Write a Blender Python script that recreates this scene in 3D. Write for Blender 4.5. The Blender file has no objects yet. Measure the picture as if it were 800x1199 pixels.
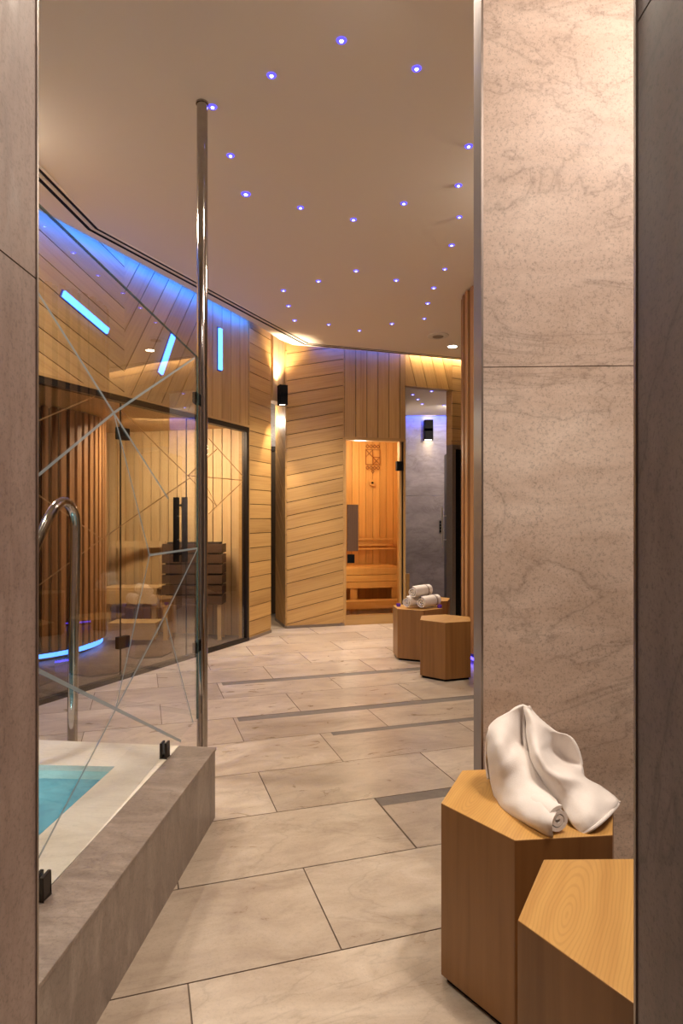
import bpy, math, random
from mathutils import Vector, Matrix
random.seed(7)
C = bpy.context.scene.collection
PI = math.pi
CAM_H = 1.2; FOC = 734.0; HZ = 612.0; CEIL = 3.19

# ---------------------------------------------------------------- measuring helpers (image -> place)
def at(px, py, Y):
    return Vector(((px-400)/FOC*Y, Y, CAM_H+(HZ-py)/FOC*Y))
def onfloor(px, py, z=0.0):
    return at(px, py, (CAM_H-z)*FOC/(py-HZ))
def onceil(px, py, z=CEIL):
    return at(px, py, (z-CAM_H)*FOC/(HZ-py))
def onwall(px, py, A, B, off=0.0):
    """point of the vertical plane through A,B (2D) seen at px,py; off moves it toward the viewer side"""
    A = Vector(A[:2]); B = Vector(B[:2]); d = (B-A).normalized(); n = Vector((d.y, -d.x))
    A = A+n*off
    s = (px-400)/FOC
    Y = (A.x*d.y-A.y*d.x)/(s*d.y-d.x)
    return at(px, py, Y)

# ---------------------------------------------------------------- scene-graph helpers
def link(o, parent=None):
    C.objects.link(o)
    if parent is not None: o.parent = parent
    return o
def empty(name, loc=(0,0,0), rz=0):
    o = bpy.data.objects.new(name, None); o.empty_display_size = .1
    o.location = loc; o.rotation_euler = (0,0,rz); return link(o)
def tag(o, label=None, cat=None, group=None, kind=None):
    if label: o['label'] = label
    if cat: o['category'] = cat
    if group: o['group'] = group
    if kind: o['kind'] = kind
    return o
def thing(name, label, cat, loc=(0,0,0), rz=0, group=None):
    return tag(empty(name, loc, rz), label, cat, group)
def copy_tree(o, parent=None):
    c = o.copy(); C.objects.link(c)
    c.parent = parent
    if parent is not None: c.matrix_parent_inverse = o.matrix_parent_inverse.copy()
    for ch in list(KIDS.get(o.name, [])): 
        k = copy_tree(ch, c); KIDS.setdefault(c.name, []).append(k)
    return c
KIDS = {}

class MB:
    """collects polygons; builds one mesh object"""
    def __init__(s): s.v=[]; s.f=[]; s.uv=[]; s.mi=[]; s.tone=[]
    def face(s, pts, uv=None, mi=0, tone=.5):
        i=len(s.v); s.v += [tuple(p) for p in pts]
        s.f.append(tuple(range(i,i+len(pts))))
        if uv is None:
            p0=Vector(pts[0]); e=(Vector(pts[1])-p0)
            e = e.normalized() if e.length>1e-9 else Vector((1,0,0))
            n=Vector((0,0,0))
            for k in range(len(pts)):
                a=Vector(pts[k]);b=Vector(pts[(k+1)%len(pts)]); n+=a.cross(b)
            n = n.normalized() if n.length>1e-12 else Vector((0,0,1)); b2=n.cross(e)
            uv=[((Vector(p)-p0).dot(e),(Vector(p)-p0).dot(b2)) for p in pts]
        s.uv.append(uv); s.mi.append(mi); s.tone.append(tone)
    def prism(s, pts, z0, z1, mi=0, tone=.5, top_mi=None, grain=None, wallgrain='v'):
        n=len(pts); 
        if top_mi is None: top_mi=mi
        def guv(P): return [(p[0],p[1]) for p in P] if grain is None else [((Vector(p[:2])).dot(grain),(Vector(p[:2])).dot(Vector((-grain.y,grain.x)))) for p in P]
        T=[(p[0],p[1],z1) for p in pts]; B=[(p[0],p[1],z0) for p in pts][::-1]
        s.face(T,guv(T),top_mi,tone); s.face(B,guv(B),mi,tone)
        off=0
        for k in range(n):
            a=pts[k];b=pts[(k+1)%n]; L=math.hypot(b[0]-a[0],b[1]-a[1])
            F=[(a[0],a[1],z0),(b[0],b[1],z0),(b[0],b[1],z1),(a[0],a[1],z1)]
            U=[(z0,off),(z0,off+L),(z1,off+L),(z1,off)] if wallgrain=='v' else [(off,z0),(off+L,z0),(off+L,z1),(off,z1)]
            s.face(F,U,mi,tone); off+=L+.37
    def box(s, lo, hi, mi=0, tone=.5, M=None, axis=0):
        """axis = direction of grain"""
        x0,y0,z0=lo;x1,y1,z1=hi
        c=[Vector((x,y,z)) for x in(x0,x1) for y in(y0,y1) for z in(z0,z1)]
        fs=[(0,1,3,2),(4,6,7,5),(0,4,5,1),(2,3,7,6),(0,2,6,4),(1,5,7,3)]
        nd=[0,0,1,1,2,2]; r=random.random()*9
        for f,n in zip(fs,nd):
            P=[c[i] for i in f]
            ax=[0,1,2]; ax.remove(n)
            if axis in ax: u=axis; ax.remove(axis); v=ax[0]
            else: u,v=ax
            uv=[(p[u]+r,p[v]+r*.7) for p in P]
            if M is not None: P=[M@p for p in P]
            s.face(P,uv,mi,tone)
    def tube(s, path, r, seg=12, cap=True, mi=0):
        P=[Vector(p) for p in path]; rings=[]
        t0=(P[1]-P[0]).normalized(); up=Vector((0,0,1)) if abs(t0.z)<.9 else Vector((1,0,0))
        nrm=(up-t0*up.dot(t0)).normalized()
        for i,p in enumerate(P):
            t=(P[min(i+1,len(P)-1)]-P[max(i-1,0)]).normalized()
            nrm=(nrm-t*nrm.dot(t)).normalized(); b=t.cross(nrm)
            rr=r[i] if isinstance(r,(list,tuple)) else r
            rings.append([p+nrm*rr*math.cos(2*PI*k/seg)+b*rr*math.sin(2*PI*k/seg) for k in range(seg)])
        base=len(s.v)
        for R in rings: s.v+=[tuple(q) for q in R]
        for i in range(len(rings)-1):
            for k in range(seg):
                a=base+i*seg+k; b2=base+i*seg+(k+1)%seg
                s.f.append((a,b2,b2+seg,a+seg)); s.uv.append([(i*.05,k/seg*.3),(i*.05,(k+1)/seg*.3),((i+1)*.05,(k+1)/seg*.3),((i+1)*.05,k/seg*.3)]); s.mi.append(mi); s.tone.append(.5)
        if cap:
            for R,rev in ((rings[0],True),(rings[-1],False)):
                s.face(R[::-1] if rev else R,None,mi)
    def build(s, name, mats, parent=None, smooth=False, bevel=0, local=None):
        me=bpy.data.meshes.new(name)
        V=s.v
        if local is not None: V=[tuple(Vector(p)-Vector(local)) for p in V]
        me.from_pydata(V,[],s.f)
        if not isinstance(mats,(list,tuple)): mats=[mats]
        for m in mats: me.materials.append(m)
        ul=me.uv_layers.new(name='UVMap'); ca=me.color_attributes.new('tone','FLOAT_COLOR','CORNER')
        ul=me.uv_layers['UVMap']; ca=me.color_attributes['tone']
        for pi,p in enumerate(me.polygons):
            p.material_index=s.mi[pi]; p.use_smooth=smooth
            for k in range(len(s.f[pi])):
                ul.data[p.loop_start+k].uv=s.uv[pi][k]
                t=s.tone[pi]; ca.data[p.loop_start+k].color=(t,t,t,1)
        if smooth:
            import bmesh
            bm=bmesh.new(); bm.from_mesh(me); bmesh.ops.remove_doubles(bm,verts=bm.verts,dist=1e-5); bm.to_mesh(me); bm.free()
            try: me.shade_smooth()
            except Exception: pass
            try: me.set_sharp_from_angle(angle=math.radians(40))
            except Exception: pass
        me.update()
        o=bpy.data.objects.new(name,me); link(o,parent)
        if parent is not None: KIDS.setdefault(parent.name,[]).append(o)
        if bevel:
            import bmesh
            bm=bmesh.new(); bm.from_mesh(me); bmesh.ops.remove_doubles(bm,verts=bm.verts,dist=1e-5); bm.to_mesh(me); bm.free()
            b=o.modifiers.new('bevel','BEVEL'); b.width=bevel; b.segments=2; b.limit_method='ANGLE'; b.angle_limit=math.radians(35)
        return o

def lerp(a,b,t): return a+(b-a)*t
def catmull(P, n):
    P=[Vector(p) for p in P]; out=[]
    for i in range(len(P)-1):
        p0=P[max(i-1,0)];p1=P[i];p2=P[i+1];p3=P[min(i+2,len(P)-1)]
        for k in range(n):
            t=k/n
            out.append(.5*((2*p1)+(p2-p0)*t+(2*p0-5*p1+4*p2-p3)*t*t+(3*p1-p0-3*p2+p3)*t**3))
    out.append(P[-1]); return out

# ---------------------------------------------------------------- materials
def srgb(r,g,b):
    f=lambda c:((c/255)/12.92 if c/255<=.04045 else ((c/255+.055)/1.055)**2.4)
    return (f(r),f(g),f(b),1)
class NT:
    def __init__(s,name):
        s.m=bpy.data.materials.new(name); s.m.use_nodes=True; s.t=s.m.node_tree; s.t.nodes.clear()
        s.out=s.n('ShaderNodeOutputMaterial')
    def n(s,t,**kw):
        nd=s.t.nodes.new(t)
        for k,v in kw.items():
            if k=='ins':
                for a,b in v.items():
                    if isinstance(b,bpy.types.NodeSocket): s.t.links.new(b,nd.inputs[a])
                    else: nd.inputs[a].default_value=b
            else: setattr(nd,k,v)
        return nd
    def l(s,a,b): s.t.links.new(a,b)
    def math(s,op,a,b=0.0,c=None):
        nd=s.n('ShaderNodeMath',operation=op)
        for i,x in enumerate([a,b]+([c] if c is not None else [])):
            if isinstance(x,bpy.types.NodeSocket): s.l(x,nd.inputs[i])
            else: nd.inputs[i].default_value=x
        return nd.outputs[0]
    def ramp(s,fac,stops):
        r=s.n('ShaderNodeValToRGB'); s.l(fac,r.inputs[0]); e=r.color_ramp.elements
        while len(e)>1: e.remove(e[-1])
        e[0].position=stops[0][0]; e[0].color=stops[0][1]
        for p,c in stops[1:]:
            x=e.new(p); x.color=c
        return r.outputs[0]
    def mix(s,fac,a,b,mode='MIX'):
        nd=s.n('ShaderNodeMix',data_type='RGBA',blend_type=mode)
        for i,x in ((0,fac),(6,a),(7,b)):
            if isinstance(x,bpy.types.NodeSocket): s.l(x,nd.inputs[i])
            else: nd.inputs[i].default_value=x
        return nd.outputs[2]
    def noise(s,vec,scale,detail=4,rough=.5,dist=0):
        nd=s.n('ShaderNodeTexNoise'); s.l(vec,nd.inputs['Vector'])
        nd.inputs['Scale'].default_value=scale; nd.inputs['Detail'].default_value=detail
        nd.inputs['Roughness'].default_value=rough; nd.inputs['Distortion'].default_value=dist
        return nd.outputs[0]
    def mapping(s,vec,scale=(1,1,1),rot=(0,0,0),loc=(0,0,0)):
        nd=s.n('ShaderNodeMapping'); s.l(vec,nd.inputs['Vector'])
        nd.inputs['Scale'].default_value=scale; nd.inputs['Rotation'].default_value=rot; nd.inputs['Location'].default_value=loc
        return nd.outputs[0]
    def bsdf(s,color,rough=.5,metal=0,bump=None,bstr=.2,bdist=.002,**ins):
        b=s.n('ShaderNodeBsdfPrincipled')
        for k,x in (('Base Color',color),('Roughness',rough),('Metallic',metal)):
            if isinstance(x,bpy.types.NodeSocket): s.l(x,b.inputs[k])
            else: b.inputs[k].default_value=x
        for k,x in ins.items(): b.inputs[k.replace('_',' ')].default_value=x
        if bump is not None:
            bp=s.n('ShaderNodeBump'); s.l(bump,bp.inputs['Height']); bp.inputs['Strength'].default_value=bstr; bp.inputs['Distance'].default_value=bdist
            s.l(bp.outputs[0],b.inputs['Normal'])
        s.l(b.outputs[0],s.out.inputs[0]); return b
def plain(name,col,rough=.5,metal=0,**k):
    t=NT(name); tc=t.n('ShaderNodeTexCoord').outputs['Object']
    n=t.noise(tc,35,3)
    c=t.mix(1.0,col,t.ramp(n,[(.3,(.93,.93,.93,1)),(.7,(1.05,1.05,1.05,1))]),'MULTIPLY')
    t.bsdf(c,rough,metal,**k); return t.m
def emit(name,col,strength):
    t=NT(name); e=t.n('ShaderNodeEmission'); e.inputs[0].default_value=col; e.inputs[1].default_value=strength
    t.l(e.outputs[0],t.out.inputs[0]); return t.m
def wood(name,light,dark,rough=.42,scale=1.0,var=.25,cath=0.0,center=(0,0)):
    t=NT(name); uv=t.n('ShaderNodeUVMap').outputs[0]
    tone=t.n('ShaderNodeAttribute',attribute_name='tone').outputs['Color']
    sx=t.n('ShaderNodeSeparateColor'); t.l(tone,sx.inputs[0]); tn=sx.outputs[0]
    off=t.n('ShaderNodeCombineXYZ'); t.l(t.math('MULTIPLY',tn,37.0),off.inputs[0]); t.l(t.math('MULTIPLY',tn,11.0),off.inputs[2])
    add=t.n('ShaderNodeVectorMath',operation='ADD'); t.l(uv,add.inputs[0]); t.l(off.outputs[0],add.inputs[1]); v=add.outputs[0]
    g1=t.noise(t.mapping(v,(1.0*scale,13*scale,1)),1.0,4,.55,.9)
    g2=t.noise(t.mapping(v,(5*scale,160*scale,1)),1.0,3,.6)
    # cathedral figure: distorted bands
    wv=t.n('ShaderNodeTexWave',wave_type='BANDS',bands_direction='Y'); t.l(t.mapping(v,(.45*scale,7*scale,1)),wv.inputs['Vector'])
    wv.inputs['Scale'].default_value=1.6; wv.inputs['Distortion'].default_value=5.5; wv.inputs['Detail'].default_value=2; wv.inputs['Detail Scale'].default_value=.9
    f=t.math('ADD',t.math('MULTIPLY',g1,.8),t.math('MULTIPLY',wv.outputs[0],.07)); f=t.math('ADD',f,t.math('MULTIPLY',g2,.2))
    col=t.ramp(f,[(.25,light),(.55,tuple(lerp(light[i],dark[i],.4) for i in range(3))+(1,)),(.85,dark)])
    if cath>0:
        # growth-ring ovals of a flat-sawn face
        sp=t.n('ShaderNodeSeparateXYZ'); t.l(uv,sp.inputs[0])
        n=t.noise(uv,3.0,3)
        du=t.math('MULTIPLY',t.math('SUBTRACT',sp.outputs[0],center[0]),.17)
        dv=t.math('SUBTRACT',sp.outputs[1],center[1])
        r=t.math('SQRT',t.math('ADD',t.math('MULTIPLY',du,du),t.math('MULTIPLY',dv,dv)))
        r=t.math('ADD',r,t.math('MULTIPLY',n,.035))
        s_=t.math('SINE',t.math('MULTIPLY',r,950.0))
        m=t.ramp(s_,[(.1,(1,1,1,1)),(.98,(1-cath,1-cath*1.15,1-cath*1.3,1))])
        col=t.mix(1.0,col,m,'MULTIPLY')
    vv=t.ramp(tn,[(0,(1-var,1-var,1-var,1)),(1,(1+var*.5,1+var*.5,1+var*.5,1))])
    col=t.mix(1.0,col,vv,'MULTIPLY')
    t.bsdf(col,rough,0,bump=g2,bstr=.12,bdist=.001)
    return t.m
def stone(name,a,b,c,rough=.4,vein=.35,scale=1.0,rot=(0,0,.6),speck=.2,coord='Object',stretch=(1,3,1)):
    t=NT(name)
    if coord=='UV':
        uv=t.n('ShaderNodeUVMap').outputs[0]
        tone=t.n('ShaderNodeAttribute',attribute_name='tone').outputs['Color']
        sx=t.n('ShaderNodeSeparateColor'); t.l(tone,sx.inputs[0]); tn=sx.outputs[0]
        off=t.n('ShaderNodeCombineXYZ'); t.l(t.math('MULTIPLY',tn,31.0),off.inputs[0]); t.l(t.math('MULTIPLY',tn,57.0),off.inputs[1]); t.l(t.math('MULTIPLY',tn,13.0),off.inputs[2])
        add=t.n('ShaderNodeVectorMath',operation='ADD'); t.l(uv,add.inputs[0]); t.l(off.outputs[0],add.inputs[1]); v=add.outputs[0]
    else: v=t.n('ShaderNodeTexCoord').outputs['Object']; tn=None
    vm=t.mapping(v,tuple(scale*s for s in stretch),rot)
    n1=t.noise(vm,1.3,6,.6,.8); n2=t.noise(vm,4.0,8,.65,1.4); sp=t.noise(v,90,4,.7); sp2=t.noise(v,220,2,.6)
    base=t.ramp(t.math('ADD',t.math('MULTIPLY',n1,.6),t.math('MULTIPLY',n2,.4)),[(.36,a),(.5,b),(.64,c)])
    # thin veins where a warped noise crosses its middle
    n3=t.noise(vm,.9,5,.55,1.8); d=t.math('ABSOLUTE',t.math('SUBTRACT',n3,.5))
    vn=t.ramp(d,[(0,(1-vein,1-vein*1.05,1-vein*1.1,1)),(.012,(1-vein*.25,)*3+(1,)),(.05,(1,1,1,1))])
    base=t.mix(1.0,base,vn,'MULTIPLY')
    sk=t.ramp(t.math('ADD',t.math('MULTIPLY',sp,.6),t.math('MULTIPLY',sp2,.4)),[(.38,(1-speck,)*3+(1,)),(.48,(1,1,1,1)),(.62,(1+speck*.25,)*3+(1,))])
    base=t.mix(1.0,base,sk,'MULTIPLY')
    if tn is not None:
        base=t.mix(1.0,base,t.ramp(tn,[(0,(.88,.88,.88,1)),(1,(1.06,1.06,1.06,1))]),'MULTIPLY')
    rr=t.ramp(n2,[(.3,(rough*.8,)*3+(1,)),(.7,(rough*1.2,)*3+(1,))])
    t.bsdf(base,rr,0,bump=sp,bstr=.08,bdist=.001)
    return t.m
def thin_glass(name,tint,extra=0.0,rough=0.0,ior=1.5):
    t=NT(name); tr=t.n('ShaderNodeBsdfTransparent'); tr.inputs[0].default_value=tint
    g=t.n('ShaderNodeBsdfGlossy'); g.inputs['Roughness'].default_value=rough; g.inputs[0].default_value=(1,1,1,1)
    fr=t.n('ShaderNodeFresnel'); fr.inputs[0].default_value=ior
    f=t.math('ADD',fr.outputs[0],extra)
    mx=t.n('ShaderNodeMixShader'); t.l(f,mx.inputs[0]); t.l(tr.outputs[0],mx.inputs[1]); t.l(g.outputs[0],mx.inputs[2]); t.l(mx.outputs[0],t.out.inputs[0])
    return t.m

def etched(name,col,a):
    t=NT(name); tr=t.n('ShaderNodeBsdfTransparent'); d=t.n('ShaderNodeBsdfDiffuse'); d.inputs[0].default_value=col
    mx=t.n('ShaderNodeMixShader'); mx.inputs[0].default_value=a; t.l(tr.outputs[0],mx.inputs[1]); t.l(d.outputs[0],mx.inputs[2]); t.l(mx.outputs[0],t.out.inputs[0]); return t.m
OAK=wood('oak planks',srgb(206,166,104),srgb(164,120,66),.5,var=.16)
LARCH=wood('larch block',srgb(160,114,66),srgb(116,78,40),.38,scale=.8,var=.12)  # stool sides: their shade is put into the darker colour
LARCH_TOP=wood('larch block top',srgb(212,166,96),srgb(178,128,66),.35,scale=.8,var=.1,cath=.11,center=(-.06,.13))  # same wood, lightened as if lit from above
PINE=wood('pale sauna boards',srgb(232,200,150),srgb(204,164,110),.5,var=.14)
PINE_O=wood('honey sauna boards',srgb(232,182,106),srgb(202,146,74),.5,var=.14)
DARKWOOD=wood('darkened slats',srgb(112,82,58),srgb(78,54,38),.5,var=.15)  # dimming by the tinted glass is put into the heater slat colour
SLATW=wood('column battens',srgb(178,128,84),srgb(140,94,58),.45,var=.12)
GAP=plain('dark backing',srgb(46,32,22),.9)
TILE=stone('floor porcelain',srgb(164,146,128),srgb(186,169,150),srgb(205,190,172),.32,.16,1.0,(0,0,.5),.10,'UV',(1,2.2,1))
INLAY=stone('grey inlay stone',srgb(104,96,90),srgb(118,110,103),srgb(130,122,115),.5,.1,2,(0,0,.3),.15)
GROUT=plain('grout',srgb(112,94,80),.8)
WALLST=stone('beige limestone slab',srgb(186,162,142),srgb(202,180,162),srgb(218,199,182),.6,.24,.9,(.3,.75,.2),.3,'Object',(1,1,2.6))
NEARST=stone('brown limestone',srgb(134,112,102),srgb(150,128,117),srgb(164,143,131),.5,.15,1.6,(.2,.3,.4),.25)
DARKST=stone('dark grey stone',srgb(86,74,70),srgb(116,101,96),srgb(144,128,121),.55,.28,1.4,(.5,.2,.1),.3,'Object',(1,1,.4))  # dark tone also holds the shade on the near right wall
CURBST=stone('curb limestone',srgb(118,104,94),srgb(136,121,110),srgb(160,145,133),.42,.2,2.2,(.2,.2,.9),.2)
RIMST=stone('lightened rim stone',srgb(214,202,184),srgb(226,216,200),srgb(236,228,214),.4,.08,1.2,(0,0,.5),.08)  # whiter than the curb: the pool lighting is put into the colour
MARBLE=stone('grey marble tile',srgb(150,140,132),srgb(170,160,152),srgb(192,182,174),.35,.2,.9,(.4,.8,.2),.06,'Object',(1,1,2.2))
t=NT('matt ceiling paint'); t.bsdf(srgb(240,230,216),.92); CEILM=t.m
WHITE=plain('white paint',srgb(225,220,212),.7)
BLACK=plain('black metal',srgb(12,11,11),.6,Specular_IOR_Level=.15)
DARKM=plain('dark bronze frame',srgb(44,36,30),.4,.5)
STEEL=plain('brushed trim steel',srgb(150,140,132),.35,.9)
CHROME=plain('polished steel',srgb(176,170,165),.08,1)
TOWEL=None
t=NT('terry cloth'); tc=t.n('ShaderNodeTexCoord').outputs['Object']
nn=t.noise(tc,420,3,.7); n0=t.noise(tc,6,3)
t.bsdf(t.mix(1.0,t.ramp(n0,[(.3,srgb(232,222,214)),(.7,srgb(243,235,228))]),t.ramp(nn,[(.3,(.93,.93,.93,1)),(.6,(1,1,1,1))]),'MULTIPLY'),.95,0,bump=nn,bstr=.35,bdist=.0015,Sheen_Weight=.3)
TOWEL=t.m
BAND=plain('grey woven band',srgb(120,100,95),.9)
GLASS=thin_glass('clear glass',(.94,.97,.96,1),.01)
SGLASS=thin_glass('bronze tinted glass',(.72,.66,.58,1),.04)
DGLASS=thin_glass('smoked glass',(.25,.22,.2,1),.06)
ETCH=etched('frosted etching',srgb(150,162,166),.75)
ETCH_B=etched('bronze etching',srgb(160,124,86),.7)
BLUE=emit('blue led',(.012,.115,1,1),90)
BLUE_W=emit('faint blue led',(.05,.12,1,1),25)
BLUE_B=emit('bright blue led bar',(.06,.22,1,1),8)
BLUE_R=emit('violet star halo',(.08,.06,1,1),3.5)
STARC=emit('star core',(.55,.6,1,1),9)
WARM=emit('warm led',(1,.76,.48,1),60)
LAMP=emit('lamp glow',(1,.82,.6,1),25)
t=NT('pool water'); tc=t.n('ShaderNodeTexCoord').outputs['Object']
nn=t.noise(t.mapping(tc,(1,1,1)),7,3,.5,.6); bp=t.n('ShaderNodeBump'); t.l(nn,bp.inputs['Height']); bp.inputs['Strength'].default_value=.5; bp.inputs['Distance'].default_value=.03
tr=t.n('ShaderNodeBsdfTransparent'); tr.inputs[0].default_value=(.62,.83,.88,1)
g=t.n('ShaderNodeBsdfGlossy'); g.inputs['Roughness'].default_value=.03; t.l(bp.outputs[0],g.inputs['Normal'])
fr=t.n('ShaderNodeFresnel'); fr.inputs[0].default_value=1.33; t.l(bp.outputs[0],fr.inputs['Normal'])
mx=t.n('ShaderNodeMixShader'); t.l(fr.outputs[0],mx.inputs[0]); t.l(tr.outputs[0],mx.inputs[1]); t.l(g.outputs[0],mx.inputs[2]); t.l(mx.outputs[0],t.out.inputs[0])
WATER=t.m
t=NT('turquoise pool mosaic'); tc=t.n('ShaderNodeTexCoord').outputs['Object']
cn=t.noise(t.mapping(tc,(1,2,1),(0,0,.4)),5,4,.6,1.2)
t.bsdf(t.ramp(cn,[(.35,srgb(130,178,186)),(.55,srgb(158,200,204)),(.7,srgb(190,222,222))]),.5)
BASIN=t.m
PURPLE=plain('violet glass cup',srgb(96,50,190),.25)

# ---------------------------------------------------------------- plank panels
def clip(poly, a, b, c):
    """keep points with a*x+b*y<=c"""
    out=[]
    for i in range(len(poly)):
        p=poly[i];q=poly[(i+1)%len(poly)]
        dp=a*p[0]+b*p[1]-c; dq=a*q[0]+b*q[1]-c
        if dp<=0: out.append(p)
        if (dp<0<dq) or (dq<0<dp):
            k=dp/(dp-dq); out.append((p[0]+(q[0]-p[0])*k,p[1]+(q[1]-p[1])*k))
    return out
def planks(mb, A, B, poly, ang, w, gap=.007, th=.014, shift=0.0, off=0.0, back=True):
    """planks on the vertical plane A->B (viewer side = right-hand normal); poly in (s,h)"""
    A=Vector(A[:2]);B=Vector(B[:2]);d=(B-A).normalized();n=Vector((d.y,-d.x))
    def P(s,h,o): q=A+d*s+n*(o+off); return (q.x,q.y,h)
    ca,sa=math.cos(ang),math.sin(ang)
    bs=[-s*sa+h*ca for s,h in poly]; k0=math.floor((min(bs)-shift)/w); k1=math.ceil((max(bs)-shift)/w)
    if back: mb.face([P(s,h,0) for s,h in poly],None,1)
    for k in range(k0,k1):
        lo=shift+k*w+gap/2; hi=shift+(k+1)*w-gap/2
        q=clip(poly,-sa,ca,hi)
        if len(q)<3: continue
        q=clip(q,sa,-ca,-lo)
        if len(q)<3: continue
        # drop duplicates
        qq=[q[0]]
        for p in q[1:]:
            if math.hypot(p[0]-qq[-1][0],p[1]-qq[-1][1])>1e-4: qq.append(p)
        if math.hypot(qq[0][0]-qq[-1][0],qq[0][1]-qq[-1][1])<1e-4: qq.pop()
        if len(qq)<3: continue
        tone=random.random(); cx=.002
        F=[P(s,h,th) for s,h in qq]
        uv=[(s*ca+h*sa, -s*sa+h*ca-lo) for s,h in qq]
        mb.face(F,uv,0,tone)
        for i in range(len(qq)):
            a=qq[i];b=qq[(i+1)%len(qq)]
            mb.face([P(a[0],a[1],0),P(b[0],b[1],0),P(b[0],b[1],th),P(a[0],a[1],th)],None,0,tone)
def slab(mb,A,B,z0,z1,th,mi=0,off=0.0):
    """a solid upright slab whose viewer face is the plane A->B"""
    A=Vector(A[:2]);B=Vector(B[:2]);d=(B-A).normalized();n=Vector((d.y,-d.x))
    A=A+n*off;B=B+n*off
    mb.prism([tuple(A),tuple(B),tuple(B-n*th),tuple(A-n*th)][::1],z0,z1,mi,wallgrain='h')

# plan of the back walls
G0=Vector((-3.38,1.1)); W1=Vector((-2.0,4.116)); GD=(Vector((-.956,6.38))-W1).normalized(); G0=W1-GD*3.31
W3=Vector((-.956,6.38)); W4=Vector((-.785,6.86)); W5=Vector((-.623,7.12)); W6=Vector((.03,7.32)); W7=Vector((.755,7.50)); W8=Vector((1.36,7.75)); W9=Vector((2.9,8.60))
def S(px,A,B):  # distance along A->B of the image column px
    q=onwall(px,600,A,B); return (Vector(q[:2])-Vector(A[:2])).dot((Vector(B[:2])-Vector(A[:2])).normalized())
TOP=3.30; BEAM=2.165

# wall_left : plank cladding above the sauna front, and full height near the pool
lw=MB()
sE=(W3-G0).length; sa_=S(144,G0,W3); sb_=S(229,G0,W3); s0=S(0,G0,W3)
GL0=1.6                                       # sauna front glazing starts here
planks(lw,G0,W3,[(0,0.0),(GL0,0.0),(GL0,BEAM),(sa_,BEAM),(sa_,TOP),(0,TOP)],math.radians(-20.3),.150,shift=.03)
planks(lw,G0,W3,[(sa_,BEAM),(sb_-.42,BEAM),(sb_,TOP),(sa_,TOP)][:0] or [(sa_,BEAM),(sb_,BEAM),(sb_,TOP),(sa_,TOP)],math.radians(60),.150,shift=.05)
planks(lw,G0,W3,[(sb_,BEAM),(sE,BEAM),(sE,TOP),(sb_,TOP)],math.radians(90),.150,shift=-sE+.01)
o=lw.build('wall_left',[OAK,GAP]); tag(o,kind='structure')
# full-height plank panel between sauna front and recess
m=MB(); L=(W4-W3).length
planks(m,W3,W4,[(0.012,0.03),(L,0.03),(L,TOP),(0.012,TOP)],math.radians(.5),.150,shift=.04)
slab(m,W3,W4,0.0,TOP,.10,0,-.002); slab(m,W3,W3+(W4-W3).normalized()*.014,0.0,TOP,.03,0,.018)
o=m.build('wall_left_end',[OAK,GAP]); tag(o,kind='structure')
m=MB(); L=(W6-W5).length
planks(m,W5,W6,[(0.0,0.03),(L,0.03),(L,TOP),(0.0,TOP)],math.radians(12.2),.150,shift=.045)
slab(m,W5,W6,0,TOP,.12,0,-.002)
R0=Vector((-.80,7.72))
planks(m,R0,W5,[(0,0.03),((W5-R0).length,.03),((W5-R0).length,TOP),(0,TOP)],math.radians(-38),.150,shift=.02)
slab(m,W6-(W6-W5).normalized()*.014,W6,0,TOP,.03,0,.017)
o=m.build('wall_back',[OAK,GAP]); tag(o,kind='structure')
# above sauna door
m=MB(); L=(W7-W6).length
planks(m,W6,W7,[(0.0,BEAM+.03),(L,BEAM+.03),(L,TOP),(0.0,TOP)],math.radians(90),.136,shift=-.002)
slab(m,W6,W7,BEAM+.03,TOP,.1,0,-.002)
o=m.build('wall_back_over_door',[OAK,GAP]); tag(o,kind='structure')
# above alcove opening + right return planks
ALT=2.84
m=MB(); L=(W8-W7).length
planks(m,W7,W8,[(0.0,ALT),(L,ALT),(L,TOP),(0.0,TOP)],math.radians(105),.150,shift=.02)
slab(m,W7,W8,ALT,TOP,.1,0,-.002)
L=(W9-W8).length
planks(m,W8,W9,[(0.0,BEAM),(L,BEAM),(L,TOP),(0.0,TOP)],math.radians(0),.155,shift=.04)
slab(m,W8,W9,BEAM,TOP,.1,0,-.002)
slab(m,W8+(W9-W8).normalized()*.55,W9,0,BEAM,.1,0,0)
o=m.build('wall_back_right',[OAK,GAP]); tag(o,kind='structure')

# passage recess with marble
m=MB()
A=W4+Vector((.02,.06)); B=W5+Vector((-.02,.06))
planks(m,A,B,[(0,2.55),((B-A).length,2.55),((B-A).length,TOP),(0,TOP)],math.radians(90),.12,shift=.01)
slab(m,A,B,2.55,TOP,.1,0,-.002)
o=m.build('wall_recess_lintel',[PINE,GAP]); tag(o,kind='structure')
m=MB()
m.box((-1.7,8.3,0),(-.5,8.4,TOP)); m.box((-1.28,6.95,0),(-1.2,8.3,TOP))
o=m.build('wall_recess',MARBLE); tag(o,kind='structure')
# dark door at the end of the recess
d=empty('door_1',(-.93,8.24,0)); tag(d,kind='structure')
def P_(o,dz): return o
m=MB(); m.box((-.06,-.03,0),(-.02,.03,2.2)); m.box((.16,-.03,0),(.2,.03,2.2)); m.box((-.02,-.03,2.14),(.16,.03,2.2)); m.build('door_frame',DARKM,d)
m=MB(); m.box((-.02,-.008,.01),(.16,.008,2.14)); m.build('door_glass',plain('bronze door panel',srgb(100,84,66),.3),d)
m=MB(); m.tube([(.13,-.05,.9),(.13,-.05,1.3)],.012); m.tube([(.13,-.05,.98),(.13,0,.98)],.007); m.tube([(.13,-.05,1.22),(.13,0,1.22)],.007); m.build('door_handle',CHROME,d,smooth=True)

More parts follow.
